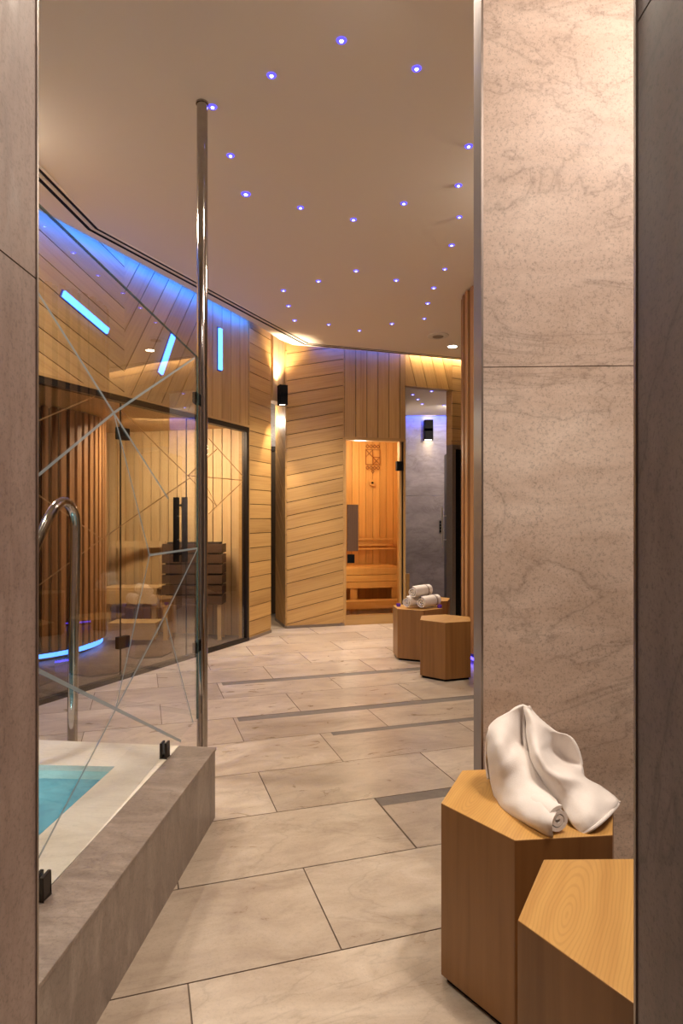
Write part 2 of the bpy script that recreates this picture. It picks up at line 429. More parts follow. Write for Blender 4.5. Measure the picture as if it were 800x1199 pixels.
# baseboards (thin steel kick along the walls)
for nm,A,B in (('baseboard_left',W3,W4),('baseboard_back',W5,W6),('baseboard_recess',R0,W5)):
    m=MB(); slab(m,A,B,0,.03,.02,0,.022); o=m.build(nm,STEEL); tag(o,kind='structure')

# ---------------------------------------------------------------- floor
U=Vector((.953,.304)); V=Vector((-.304,.953))
def uvw(u,v,z=0): q=U*u+V*v; return (q.x,q.y,z)
ROW0=1.677; RH=.4395; TL=.85; g=.0022
m=MB()
m.face([(-5.5,-1.8,-.004),(4.2,-1.8,-.004),(4.2,11.5,-.004),(-5.5,11.5,-.004)],None,1)
strips={1:(.972-.002,.972+TL*1.0,'t'),4:(1.02,1.9,'b')}
inlay=MB()
rows=[ROW0]
def rowspan(k): return ROW0+k*RH,ROW0+(k+1)*RH
def add_tile(u0,u1,v0,v1,mb=m,z=0,mi=0,tone=None):
    t_=random.random() if tone is None else tone
    P=[uvw(u0+g,v0+g,z),uvw(u1-g,v0+g,z),uvw(u1-g,v1-g,z),uvw(u0+g,v1-g,z)]
    c=((u0+u1)/2,(v0+v1)/2)
    if c[0]<-7 or c[0]>6: return
    mb.face(P,[(u0,v0),(u1,v0),(u1,v1),(u0,v1)],mi,t_)
    for i in range(4):
        a=P[i];b=P[(i+1)%4]; mb.face([(a[0],a[1],-.004),(b[0],b[1],-.004),b,a],None,1)
# inlay strips: row index -> (u from, u to, v low, v high)
ST={1:(.970,1.83,2.476,2.556), 3:(1.03,2.6,3.38,3.435), 4:(.56,2.7,3.79,3.872), 6:(.57,2.3,4.665,4.752)}
for k in range(-9,20):
    v0,v1=rowspan(k); base=.10 if k%2 else .53
    if k%2: base=.965
    base=.535 if k%2==0 else .965
    n0=int((-7-base)/TL)-1
    for j in range(n0,n0+18):
        u0=base+j*TL;u1=u0+TL; t_=random.random()
        if k in ST:
            sa,sb,vl,vh=ST[k]
            segs=[]
            a=u0
            cuts=sorted(set([u0,u1]+[x for x in (sa,sb) if u0<x<u1]))
            for a,b in zip(cuts[:-1],cuts[1:]):
                if b-a<.02: continue
                mid=(a+b)/2
                if sa<mid<sb:
                    if vl-v0>.03:
                        P=[uvw(a+(g if a==u0 else 0),v0+g),uvw(b-(g if b==u1 else 0),v0+g),uvw(b-(g if b==u1 else 0),vl),uvw(a+(g if a==u0 else 0),vl)]
                        m.face(P,[(a,v0),(b,v0),(b,vl),(a,vl)],0,t_)
                    if v1-vh>.03:
                        P=[uvw(a,vh),uvw(b,vh),uvw(b,v1-g),uvw(a,v1-g)]; m.face(P,[(a,vh),(b,vh),(b,v1),(a,v1)],0,t_)
                else:
                    P=[uvw(a+(g if a==u0 else 0),v0+g),uvw(b-(g if b==u1 else 0),v0+g),uvw(b-(g if b==u1 else 0),v1-g),uvw(a+(g if a==u0 else 0),v1-g)]
                    m.face(P,[(a,v0),(b,v0),(b,v1),(a,v1)],0,t_)
        else: add_tile(u0,u1,v0,v1,tone=t_)
for k,(sa,sb,vl,vh) in ST.items():
    m.face([uvw(sa,vl+.001,-.0008),uvw(sb,vl+.001,-.0008),uvw(sb,vh,-.0008),uvw(sa,vh,-.0008)],None,2)
o=m.build('floor',[TILE,GROUT,INLAY]); tag(o,kind='structure')

# ---------------------------------------------------------------- ceiling with a lit cove gap along the walls
def offset_line(pts,off):
    out=[]
    for i,p in enumerate(pts):
        ns=[]
        if i>0: d=(pts[i]-pts[i-1]).normalized(); ns.append(Vector((d.y,-d.x)))
        if i<len(pts)-1: d=(pts[i+1]-pts[i]).normalized(); ns.append(Vector((d.y,-d.x)))
        n=sum(ns,Vector((0,0)))/len(ns); n=n/n.length_squared*1.0 if n.length>0 else n
        out.append(p+n*off)
    return out
WL=[G0,W3,W4,W5,W6,W7,W8,W9]
edge=offset_line(WL,.125)
m=MB()
poly=[(4.0,-1.8),(4.0,edge[-1].y+.4)]+[tuple(p) for p in edge[::-1]]+[(-5.3,1.1),(-5.3,-1.8)]
# triangulate by fans through strips: build quads from each edge segment to a spine
m.prism([tuple(p) for p in poly],CEIL,CEIL+.05)
o=m.build('ceiling',CEILM); tag(o,kind='structure')
m=MB(); m.box((-5.4,-1.8,3.42),(4.2,11.5,3.5)); o=m.build('ceiling_cove',WHITE); tag(o,kind='structure')
# led strips lying in the cove
cov=offset_line(WL,.10)
def led(name,a,b,mat,label,w=.012):
    d=(b-a).normalized(); n=Vector((d.y,-d.x)); m=MB()
    q=[a-n*w,b-n*w,b+n*w,a+n*w]
    m.prism([tuple(p) for p in q],CEIL+.052,CEIL+.062)
    return tag(m.build(name,mat),label,'light strip')
def along(a,b,t): return a+(b-a)*t
led('led_strip',along(cov[0],cov[1],.0),along(cov[0],cov[1],1),BLUE,'blue light strip glowing in the ceiling gap above the left sauna front')
led('led_strip',cov[3]+Vector((.25,.08)),cov[5],BLUE_W,'faint blue light strip in the ceiling gap above the honey lit sauna door')
led('led_strip',cov[5]+Vector((.05,.02)),cov[7],WARM,'warm white light strip above the marble alcove at the far end',.02)

# linear slot diffuser in the ceiling
sp=[onceil(*p) for p in ((0,160),(43,201),(109,268),(300,371),(359,402.5),(420,408),(540,419.5),(600,425))]
sp=[Vector((p.x,p.y)) for p in sp]
t_=thing('slot_diffuser','long double black ventilation slot running across the ceiling near the wood walls','ceiling vent',(sp[2].x,sp[2].y,CEIL))
for off in (-.028,.028):
    a=offset_line(sp,off-.011); b=offset_line(sp,off+.011); m=MB()
    for i in range(len(sp)-1):
        m.prism([tuple(a[i]),tuple(a[i+1]),tuple(b[i+1]),tuple(b[i])],CEIL-.003,CEIL+.02)
    m.build('slot',BLACK,t_,local=(sp[2].x,sp[2].y,CEIL))
for off in (-.045,0,.045):
    a=offset_line(sp,off-.006); b=offset_line(sp,off+.006); m=MB()
    for i in range(len(sp)-1):
        m.prism([tuple(a[i]),tuple(a[i+1]),tuple(b[i+1]),tuple(b[i])],CEIL-.004,CEIL+.02)
    m.build('slot_frame',CEILM,t_,local=(sp[2].x,sp[2].y,CEIL))

# star lights
def star_proto():
    t_=thing('star_light','','star light',(0,0,0),0,'blue star lights in the ceiling')
    m=MB(); m.tube([(0,0,.0),(0,0,-.004)],[.021,.019],18); m.build('ring',BLUE_R,t_,smooth=True)  # glowing disc stands in for the halo of glare round the star
    m=MB(); m.tube([(0,0,-.003),(0,0,-.007)],[.009,.007],12); m.build('lens',STARC,t_,smooth=True)
    return t_
STARS=[((400,47),'topmost blue star light in the middle of the ceiling'),
((318,88),'blue star light between the topmost star and the chrome pole'),
((488,80),'blue star light high on the ceiling, right of the topmost star'),
((249,125),'blue star light just beside the top of the chrome pole'),
((270,182),'blue star light below right of the pole top, above the large one'),
((549,171),'blue star light touching the stone column edge, topmost there'),
((537,217),'blue star light second down beside the stone column edge'),
((288,227),'large bright blue star light nearest the pole, left end of a row of three'),
((352,243),'blue star light in the middle of the row of three left of centre'),
((414,257),'blue star light at the right end of the row of three, above ceiling centre'),
((473,238),'lone blue star light between the row of three and the column edge'),
((538,254),'small blue star light third down beside the stone column edge'),
((529,287),'blue star light fourth down in the chain along the column'),
((521,315),'small blue star light fifth down in the chain along the column'),
((417,317),'blue star light in the middle of the lower ceiling, the arc crown'),
((464,328),'blue star light right of the arc crown on the lower ceiling'),
((508,337),'blue star light sixth down in the chain along the column'),
((373,329),'blue star light left of the arc crown on the lower ceiling'),
((332,340),'left shoulder blue star light above two dim ones near the slot'),
((338,358),'blue star light just under the left shoulder star'),
((501,355),'blue star light seventh down in the chain along the column'),
((345,375),'blue star light lowest of three on the left near the ceiling slot'),
((385,380),'blue star light first from the left in the bottom row'),
((421,387),'blue star light second from the left in the bottom row, lowest of all'),
((459,379),'blue star light third from the left in the bottom row'),
((497,373),'blue star light right end of the bottom row above the round speaker')]
proto=star_proto()
for i,((px,py),lab) in enumerate(STARS):
    o=proto if i==0 else copy_tree(proto)
    p=onceil(px,py); o.location=(p.x,p.y,CEIL); o['label']=lab
    if i==7: o.scale=(1.35,1.35,1.2)
    elif (px,py) in ((538,254),(521,315),(421,387),(497,373),(385,380)): o.scale=(.85,.85,.85)

# ceiling speaker and downlight
p=onceil(513,393); t_=thing('ceiling_speaker','round white ceiling grille near the end of the star ceiling','ceiling speaker',(p.x,p.y,CEIL))
m=MB(); 
m.tube([(0,0,0),(0,0,-.008),(0,0,-.012)],[.115,.112,.10],28); m.build('rim',WHITE,t_,smooth=True)
m=MB(); m.tube([(0,0,-.011),(0,0,-.016)],[.06,.055],24); m.build('grille',plain('grey mesh',srgb(150,140,130),.8),t_,smooth=True)
p=onceil(530,405); DL=(p.x,p.y)
t_=thing('ceiling_downlight','small recessed warm white spotlight glowing beside the round ceiling grille','downlight',(p.x,p.y,CEIL))
m=MB(); m.tube([(0,0,0),(0,0,-.008)],[.075,.07],24); m.build('trim_ring',WHITE,t_,smooth=True)
m=MB(); m.tube([(0,0,-.007),(0,0,-.011)],[.05,.048],20); m.build('lamp',LAMP,t_,smooth=True)

# blue linear light bars on the planks
def bar(p1,p2,label):
    a=onwall(p1[0],p1[1],G0,W3,.02); b=onwall(p2[0],p2[1],G0,W3,.02)
    c=(a+b)/2; t_=thing('light_bar',label,'wall light',tuple(c),0,'blue light bars on the plank wall')
    d=(b-a); L=d.length; d.normalize(); n=Vector((GD.y,-GD.x,0)); s=d.cross(n)
    M=Matrix((( d.x,n.x,s.x,0),(d.y,n.y,s.y,0),(d.z,n.z,s.z,0),(0,0,0,1)))
    m=MB(); m.box((-L/2,0.0,-.022),(L/2,.02,.022),M=M); m.build('diffuser',BLUE_B,t_)
    m=MB(); m.box((-L/2-.012,-.006,-.03),(L/2+.012,.002,.03),M=M); m.build('base_rail',plain('blue-grey rail',srgb(60,70,120),.5),t_)
bar((73,344),(125,388),'glowing blue light bar slanting down right, leftmost on the planks')
bar((202,393),(187,437),'glowing blue light bar leaning right, seen just left of the chrome pole')
bar((257,385),(257,433),'upright glowing blue light bar right of the chrome pole')

# ---------------------------------------------------------------- pool platform
PD=Vector((.068,.998)).normalized(); PN=Vector((PD.y,-PD.x))     # along / toward the walkway
O1=Vector((-.515,2.553))                                         # outer far corner
def pp(a,b): q=O1+PD*a-PN*b; return (q.x,q.y)                    # a along (negative = nearer), b inward
NEARY=-1.452
CZ=.286
def backpt(b): x,y=pp(0,b); return (x,y+.045*b)
pool=thing('pool','raised stone plunge pool with turquoise water behind the glass screen','pool',(-1.4,1.8,0))
PO=(-1.4,1.8,0)
m=MB(); m.prism([pp(NEARY,0),pp(0,0),backpt(.155),pp(NEARY,.155)],0,CZ-.012,wallgrain='h')
m.build('curb',CURBST,pool,local=PO)
m=MB(); m.prism([pp(NEARY,-.006),pp(0,-.006),backpt(.15),pp(NEARY,.15)],CZ-.012,CZ,wallgrain='h')
m.build('curb_cap',CURBST,pool,local=PO,bevel=.002)
WC=onfloor(135,897.5,CZ); 
bw=-(Vector((WC.x,WC.y))-O1).dot(PN); aw=(Vector((WC.x,WC.y))-O1).dot(PD)
m=MB()
m.prism([pp(NEARY,.152),backpt(.152),backpt(bw),pp(NEARY,bw)],CZ-.05,CZ+.0,wallgrain='h')
m.prism([(WC.x,WC.y),backpt(bw),backpt(2.08),(-2.75,WC.y+.10)],CZ-.05,CZ,wallgrain='h')
m.build('rim',RIMST,pool,local=PO)
m=MB()
m.prism([backpt(.155),(backpt(.155)[0],backpt(.155)[1]-.06),(backpt(2.08)[0],backpt(2.08)[1]-.06),backpt(2.08)],0,CZ-.05,wallgrain='h')
m.build('plinth',RIMST,pool,local=PO)
m=MB()
m.prism([pp(NEARY,bw-.02),(WC.x+.02,WC.y+.02),(-2.75,WC.y+.12),(-3.0,1.1)],0.002,.03)
m.face([(pp(NEARY,bw)[0],pp(NEARY,bw)[1],0),(WC.x,WC.y,0),(WC.x,WC.y,CZ-.05),(pp(NEARY,bw)[0],pp(NEARY,bw)[1],CZ-.05)])
m.face([(WC.x,WC.y,0),(-2.75,WC.y+.10,0),(-2.75,WC.y+.10,CZ-.05),(WC.x,WC.y,CZ-.05)])
m.build('basin',BASIN,pool,local=PO)
m=MB(); m.face([pp(NEARY,bw)+(CZ-.02,),(WC.x,WC.y,CZ-.02),(-2.75,WC.y+.10,CZ-.02),(-3.0,1.1,CZ-.02)])
m.build('water',WATER,pool,local=PO)
m=MB(); q=onfloor(44,938,CZ-.02); m.tube([(q.x-.05,q.y,CZ-.10),(q.x-.045,q.y,CZ-.0),(q.x-.03,q.y-.02,CZ+.015),(q.x-.005,q.y-.05,CZ+.0),(q.x,q.y-.06,CZ-.08)],.018,12); m.build('spout',CHROME,pool,smooth=True,local=PO)

# glass screen on the curb
GA=Vector((-.745,1.19)); GB=Vector((-.668,2.9)); gd=(GB-GA).normalized(); gn=Vector((gd.y,-gd.x)); GT=1.965
GA=GB-gd*1.75
scr=thing('glass_screen','clear glass screen with pale crossing lines standing on the pool curb','glass screen',(GB.x,GB.y,CZ))
SO=(GB.x,GB.y,CZ)
m=MB(); q=[GA-gn*.005,GB-gn*.005,GB+gn*.005,GA+gn*.005]
z0=CZ+.006
A,B=GA,GB
m.face([(A.x,A.y,z0),(B.x,B.y,z0),(B.x,B.y,GT),(A.x,A.y,GT)]); m.build('pane',GLASS,scr,local=SO)
EDGE=etched('green glass edge',srgb(96,118,112),.6)
m=MB(); e=.0045
m.prism([tuple(GB-gn*e),tuple(GB+gn*e),tuple(GB+gn*e+gd*.004),tuple(GB-gn*e+gd*.004)],z0,GT)
m.prism([tuple(GA-gn*e),tuple(GB-gn*e),tuple(GB+gn*e),tuple(GA+gn*e)],GT,GT+.002)
m.build('pane_edge',EDGE,scr,local=SO)
def etch(parent,name,A,B,segs,w,mat,off,loc,bounds=None):
    m=MB(); d=(B-A).normalized(); n=Vector((d.y,-d.x,0))
    for s in segs:
        ww=s[4] if len(s)>4 else w
        a=onwall(s[0],s[1],A,B,off); b=onwall(s[2],s[3],A,B,off)
        dd=(b-a).normalized(); si=dd.cross(n).normalized()*ww/2; t3=n*.0008
        for o_ in (0,):
            m.face([a-si+t3,b-si+t3,b+si+t3,a+si+t3]); 
    return m.build(name,mat,parent,local=loc)
etch(scr,'etched_lines',GA,GB,[(43,341,133,483.5),(133,483.5,43,557.7),(133,483.5,228,419),(133,483.5,197,584),(133,483.5,175,650),(175,650,231,642),(175,650,156,738),(156,738,135,831),
 (231,643,192,723),(192,723,135,831),(135,831,94,910),(94,910,45,1004),(194,723,226,846),(20,773,212,868,.011)],.0085,ETCH,.002,SO)
for px,py in ((193,889),(49,1048)):
    a=onwall(px,py,GA,GB); 
    M=Matrix.Translation((a.x,a.y,CZ))@Matrix(((gd.x,gn.x,0,0),(gd.y,gn.y,0,0),(0,0,1,0),(0,0,0,1)))
    m=MB(); m.box((-.02,.0045,.001),(.02,.014,.06),M=M); m.box((-.02,-.014,.001),(.02,-.0045,.06),M=M); m.box((-.02,-.014,.001),(.02,.014,.0055),M=M)
    m.build('clamp',DARKM,scr,local=SO,bevel=.002)
# chrome pole
PX,PY=-.66,2.97
pole=thing('steel_pole','tall polished steel pole from ceiling to floor at the end of the glass screen','pole',(PX,PY,0))
m=MB(); m.tube([(0,0,.006),(0,0,3.183)],.0255,24); m.build('tube',CHROME,pole,smooth=True)
m=MB(); m.tube([(0,0,0.0),(0,0,.008)],.045,24); m.build('floor_flange',CHROME,pole,smooth=True)
m=MB(); m.tube([(0,0,3.181),(0,0,3.189)],.03,24); m.build('ceiling_flange',CHROME,pole,smooth=True)
for z in (.62,1.78):
    m=MB(); m.box((-.03,-.072,z-.025),(-.006,-.012,z+.025)); m.build('glass_clip',BLACK,pole,bevel=.002)
# handrail
HP=at(85,868,2.72)
hr=thing('pool_handrail','curved polished steel handrail rising beside the pool at the left wall','handrail',(HP.x,HP.y,0))
pts=[(HP.x,HP.y,0)]+[tuple(at(*p)) for p in ((85,840,2.72),(87,720,2.70),(88.5,640,2.68),(88,608,2.66),(82,592,2.62),(72,588,2.56),(60,600,2.49),(43,635,2.40),(20,690,2.28))]
e=Vector(pts[-1]); pts+= [(e.x-.12,e.y-.10,.62),(e.x-.16,e.y-.14,.35),(e.x-.165,e.y-.145,.05)]
m=MB(); m.tube(catmull([Vector(p)-Vector((HP.x,HP.y,0)) for p in pts],6),.0215,16); m.build('rail',CHROME,hr,smooth=True)
m=MB(); m.tube([(0,0,0),(0,0,.008)],.045,20); m.build('flange',CHROME,hr,smooth=True)

# ---------------------------------------------------------------- left sauna behind bronze glass
gl=W3-G0; LG=(W3-G0).length
def gp(s,off=0): q=G0+GD*s+Vector((GD.y,-GD.x))*off; return q
GN=Vector((GD.y,-GD.x))
saf=thing('sauna_glass_front','bronze tinted sauna glass front with thin crossing lines under the slanted planks','glass front',(W3.x,W3.y,0))
FO=(W3.x,W3.y,0)
m=MB()
slab(m,gp(GL0),gp(LG),BEAM-.045,BEAM,.06,0,.02)       # top rail
slab(m,gp(GL0),gp(LG),0,.035,.05,0,.02)
slab(m,gp(LG-.04),gp(LG),.035,BEAM-.045,.06,0,.018); slab(m,gp(GL0),gp(GL0+.05),.035,BEAM-.045,.06,0,.018)
m.build('frame',DARKM,saf,local=FO)
m=MB(); slab(m,gp(GL0),gp(LG),BEAM,BEAM+.02,.03,0,.03); m.build('top_trim',OAK,saf,local=FO)
sd0=S(142,G0,W3); sd1=S(218,G0,W3)
def pane(name,a,b,parent,off=0):
    m=MB(); A=gp(a,off);B=gp(b,off); m.face([(A.x,A.y,.035),(B.x,B.y,.035),(B.x,B.y,BEAM-.045),(A.x,A.y,BEAM-.045)]); return m.build(name,SGLASS,parent,local=FO)
pane('fixed_pane',GL0+.05,sd0-.01,saf); pane('fixed_pane',sd1+.006,LG-.04,saf)
m=MB(); 
for s in (sd0-.012,sd1-.002): slab(m,gp(s),gp(s+.008),.04,BEAM-.05,.008,0,.004)
m.build('pane_edge',DARKM,saf,local=FO)
dr=pane('door_pane',sd0,sd1,saf)
for py in (508,752):
    a=onwall(143,py,G0,W3); s=(Vector((a.x,a.y))-G0).dot(GD); m=MB(); slab(m,gp(s-.05),gp(s+.06),a.z-.045,a.z+.045,.04,0,.02); o=m.build('hinge',BLACK,dr,local=FO)
m=MB(); sh=sd1-.10
for off in (.05,-.04): slab(m,gp(sh),gp(sh+.045),.86,1.42,.03,0,off+.01)
slab(m,gp(sh+.01),gp(sh+.03),1.34,1.36,.08,0,.04); slab(m,gp(sh+.01),gp(sh+.03),.92,.94,.08,0,.04)
m.build('handle',BLACK,dr,local=FO)
etch(saf,'etched_lines',Vector((G0.x,G0.y)),W3,[(43.5,578.6,119.4,631),(43.5,686.6,119.4,631),(119.4,631,222,560),(220,556.8,284,562.4),(220,557,254,526),(244,513,284,557),(282,566,244,602),(254,593,235,556),(142,480,194,532),(45,492.5,111,464),(220,557,254,593),(194,532,220,557)],.008,ETCH_B,.004,FO)
# sauna shell (setting)
SW0=Vector((-1.04,6.62)); SW1=Vector((-3.0,7.1))
m=MB(); Ls=(SW1-SW0).length
A=SW1;B=SW0
planks(m,A,B,[(0,.93),(Ls,.93),(Ls,2.2),(0,2.2)],math.radians(90),.105,gap=.010,shift=.0)
planks(m,A,B,[(0,0),(Ls,0),(Ls,.93),(0,.93)],math.radians(90),.105,gap=.010,shift=.0)
o=m.build('wall_sauna',[PINE,GAP]); tag(o,kind='structure')
m=MB(); Q=[tuple(gp(GL0,-.02)),tuple(gp(LG,-.06)),(-1.0,6.7),(-3.0,7.2),(-4.6,7.2),(-4.6,2.6)]
m.prism(Q,2.2,2.24,wallgrain='h'); o=m.build('ceiling_sauna',PINE); tag(o,kind='structure')
m=MB(); m.prism(Q,.001,.008); o=m.build('floor_sauna',DARKST); tag(o,kind='structure')
m=MB(); m.box((-4.7,2.5,0),(-4.6,7.3,2.3)); m.box((-4.7,7.15,0),(-3.0,7.25,2.3)); m.box((-4.6,2.5,0),(-2.75,2.6,2.3)); o=m.build('wall_sauna_side',DARKWOOD); tag(o,kind='structure')

# slatted round column helper
def slat_column(name,c,r,z0,z1,n,label,mat,core,a0=0,a1=2*PI,w=.034,dp=.03,cat='slatted column'):
    t_=thing(name,label,cat,(c[0],c[1],0))
    m=MB()
    for i in range(n):
        a=a0+(a1-a0)*i/n; ca,sa=math.cos(a),math.sin(a)
        M=Matrix(((ca,-sa,0,r*ca),(sa,ca,0,r*sa),(0,0,1,0),(0,0,0,1)))
        m.box((0,-w/2,z0),(dp,w/2,z1),tone=random.random(),M=M,axis=2)
    m.build('battens',mat,t_)
    m=MB(); m.tube([(0,0,z0+.01),(0,0,z1-.01)],r,64); m.build('core',core,t_,smooth=True)
    return t_
col=slat_column('slatted_column',(-3.1,5.9),.80,.10,2.19,64,'rounded wooden slat wall with blue glowing base behind the bronze glass',SLATW,GAP,w=.05)
m=MB(); m.tube([(0,0,.010),(0,0,.09)],.74,64); m.build('plinth',BLACK,col,smooth=True)
m=MB(); m.tube([(0,0,.045),(0,0,.07)],.80,64); m.build('base_light',BLUE_B,col,smooth=True)
col2=slat_column('slatted_column',(1.758,5.475),.67,.10,CEIL-.01,40,'tall rounded wooden slat column seen as a sliver beside the stone wall',wood('pale column battens',srgb(200,152,104),srgb(164,116,74),.45,var=.1),GAP,w=.052,dp=.03)
m=MB(); m.tube([(0,0,.0),(0,0,.1)],.62,64); m.build('plinth',BLACK,col2,smooth=True)
m=MB()
for k in range(10):
    a=math.radians(163+k*6); b=math.radians(169+k*6)
    m.prism([(.64*math.cos(a),.64*math.sin(a)),(.66*math.cos(a),.66*math.sin(a)),(.66*math.cos(b),.66*math.sin(b)),(.64*math.cos(b),.64*math.sin(b))],.03,.045)
m.build('base_light',emit('violet base led',(.08,.05,1,1),9),col2)

# sauna furniture (left)
def slat_box(mb,x0,x1,y0,y1,zs,h,mi=0,side=True):
    for z in zs:
        mb.box((x0,y0,z),(x1,y0+.02,z+h),mi,random.random())
        if side: mb.box((x1-.02,y0+.02,z),(x1,y1,z+h),mi,random.random(),axis=1)
hg=thing('heater_guard','dark horizontal slatted box around the sauna heater behind bronze glass','heater guard',(-1.5,6.35,0))
m=MB()
for i in range(6):
    z=.37+i*.105
    m.box((-.32,-.0,z),(.29,.02,z+.088),tone=random.random()); m.box((.27,.02,z),(.29,.22,z+.088),tone=random.random(),axis=1); m.box((-.32,.02,z),(-.30,.22,z+.088),tone=random.random(),axis=1)
m.build('slats',DARKWOOD,hg)
m=MB(); m.box((-.29,.03,.37),(.26,.21,.98)); m.build('inner_box',BLACK,hg)
m=MB(); m.box((-.28,.05,.98),(.25,.20,1.0)); m.build('stones',plain('heater stones',srgb(60,52,46),.9),hg)
for x,y in ((-.31,.01),(.24,.01),(-.31,.17),(.24,.17)):
    m=MB(); m.box((x,y,0.008),(x+.04,y+.04,.37),axis=2); m.build('leg',PINE,hg)
bn=thing('sauna_bench','pale wooden two-tier sauna bench behind bronze glass left of the heater','bench',(-2.25,6.31,0))
m=MB()
for i in range(4): m.box((-.24,.18+i*.085,.5),(.34,.255+i*.085,.525),tone=random.random())
m.build('seat',PINE,bn)
m=MB(); m.box((-.24,.17,.36),(.34,.19,.5)); m.build('apron',PINE,bn)
m=MB()
for i in range(3): m.box((-.02,-.22+i*.09,.2),(.44,-.14+i*.09,.225),tone=random.random())
m.build('step',PINE,bn)
m=MB(); m.box((-.02,-.22,.06),(.44,-.20,.2)); m.build('step_front',PINE,bn)
for x in (-.21,.28):
    m=MB(); m.box((x,.2,.008),(x+.05,.25,.5),axis=2); m.build('leg',PINE,bn)
bk=MB(); bk.box((-.24,.47,.93),(.34,.50,1.0)); bk.build('backrest',PINE,bn)

# ---------------------------------------------------------------- sauna with door at the back
D6=(W7-W6).normalized(); N6=Vector((D6.y,-D6.x))
sdr=empty('door_2',(W6.x,W6.y,0)); tag(sdr,kind='structure')
def q6(s,o): v=D6*s+N6*o; return v
def slab6(mb,s0,s1,z0,z1,o,th,tone=.5,ax=0,mi=0):
    M=Matrix(((D6.x,N6.x,0,0),(D6.y,N6.y,0,0),(0,0,1,0),(0,0,0,1)))
    mb.box((s0,o-th,z0),(s1,o,z1),mi,tone,M=M,axis=ax)
L6=(W7-W6).length
m=MB(); slab6(m,0,.02,0,BEAM,.02,.08,ax=2); slab6(m,L6-.07,L6-.045,0,BEAM,.02,.08,ax=2); slab6(m,L6-.02,L6,0,BEAM,.03,.1,ax=2); slab6(m,0,L6,BEAM,BEAM+.035,.035,.1)
m.build('door_frame',OAK,sdr)
m=MB(); slab6(m,L6-.045,L6-.02,0,BEAM,.0,.06,ax=2); m.build('frame_channel',DARKM,sdr)
m=MB(); slab6(m,.02,L6-.07,0.0,.12,.0,.03); m.build('threshold',OAK,sdr)
m=MB(); M=Matrix(((D6.x,N6.x,0,0),(D6.y,N6.y,0,0),(0,0,1,0),(0,0,0,1)))
m.face([M@Vector(p) for p in ((.022,.005,.12),(L6-.072,.005,.12),(L6-.072,.005,BEAM-.005),(.022,.005,BEAM-.005))]); m.build('door_glass',thin_glass('door glass',(.93,.90,.84,1),.0),sdr)
def s6(px): return S(px,W6,W7)
m=MB(); slab6(m,s6(405.5),s6(407.5),1.2+(612-645)/734*7.3,1.2+(612-591)/734*7.3,.07,.02); slab6(m,s6(405.5),s6(418),.87,1.41,.06,.03,ax=2); m.build('door_handle',DARKWOOD,sdr)
m=MB(); slab6(m,s6(406),s6(414),.73,.83,.05,.03); m.build('lock',BLACK,sdr)
m=MB(); slab6(m,s6(464),s6(471.5),1.82,1.93,.03,.05); m.build('hinge',BLACK,sdr)
# interior
bx=MB()
I0=M@Vector((0,-1.25,0)); I1=M@Vector((L6,-1.25,0)); F0=M@Vector((-.35,-.1,0)); F1=M@Vector((L6-.0,-.1,0)); W62=Vector((W6.x,W6.y))
i0=Vector((I0.x,I0.y))+W62-D6*.35; i1=Vector((I1.x,I1.y))+W62; f0=Vector((F0.x,F0.y))+W62; f1=Vector((F1.x,F1.y))+W62
Lb=(i1-i0).length
i1=Vector((.80,8.66)); i0=Vector((-.62,8.30)); Lb=(i1-i0).length
f1=Vector((.742,7.58)); f0=Vector((-.45,7.34)); La=(i0-f0).length; Lc=(f1-i1).length
planks(bx,i0,i1,[(0,0),(Lb,0),(Lb,2.3),(0,2.3)],math.radians(90),.098,gap=.004)
planks(bx,f0,i0,[(0,0),(La,0),(La,2.3),(0,2.3)],math.radians(90),.098,gap=.004)
planks(bx,i1,f1,[(0,0),(Lc,0),(Lc,2.3),(0,2.3)],math.radians(90),.098,gap=.004)
o=bx.build('wall_sauna_back',[PINE_O,GAP]); tag(o,kind='structure')
m=MB(); m.prism([tuple(f0),tuple(f1),tuple(i1),tuple(i0)],2.3,2.33,wallgrain='h'); o=m.build('ceiling_sauna_back',PINE_O); tag(o,kind='structure')
m=MB(); m.prism([tuple(f0),tuple(f1),tuple(i1),tuple(i0)],.001,.01,wallgrain='h'); o=m.build('floor_sauna_back',PINE_O); tag(o,kind='structure')
sb=thing('sauna_bench','honey wooden slatted sauna bench seen through the lit back door','bench',(W6.x,W6.y,0))
m=MB()
for i in range(5): slab6(m,-.30,L6+.14,.61,.635,-.62-i*.095,.085,random.random())
m.build('seat',PINE_O,sb)
m=MB()
for z in (.365,.45,.535): slab6(m,-.30,L6+.14,z,z+.078,-.60,.02,random.random())
m.build('apron_slats',PINE_O,sb)
m=MB(); slab6(m,.24,.33,.01,.365,-.62,.04,ax=2); m.build('leg',PINE_O,sb)
m=MB(); slab6(m,L6+.05,L6+.12,.01,.365,-.62,.04,ax=2); m.build('leg',PINE_O,sb)
m=MB(); slab6(m,-.30,L6+.14,.13,.22,-.40,.03,.4); slab6(m,-.30,L6+.14,.20,.22,-.42,.18,.6); m.build('footboard',PINE_O,sb)
m=MB(); slab6(m,-.25,L6+.22,.84,.86,-.96,.10,.7); slab6(m,-.25,L6+.16,.885,.955,-1.03,.03,.4); slab6(m,-.25,L6+.22,.965,.99,-1.00,.05,.6); m.build('backrest_rails',PINE_O,sb)
for px in (410,458):
    pass
orn=thing('carved_ornament','carved geometric ornament of squares and diamonds on the honey sauna wall','ornament',(W6.x,W6.y,0))
m=MB(); bz0,bz1=1.90,2.26; bs0=s6(433)+.26; bs1=bs0+.20; oo=-1.06
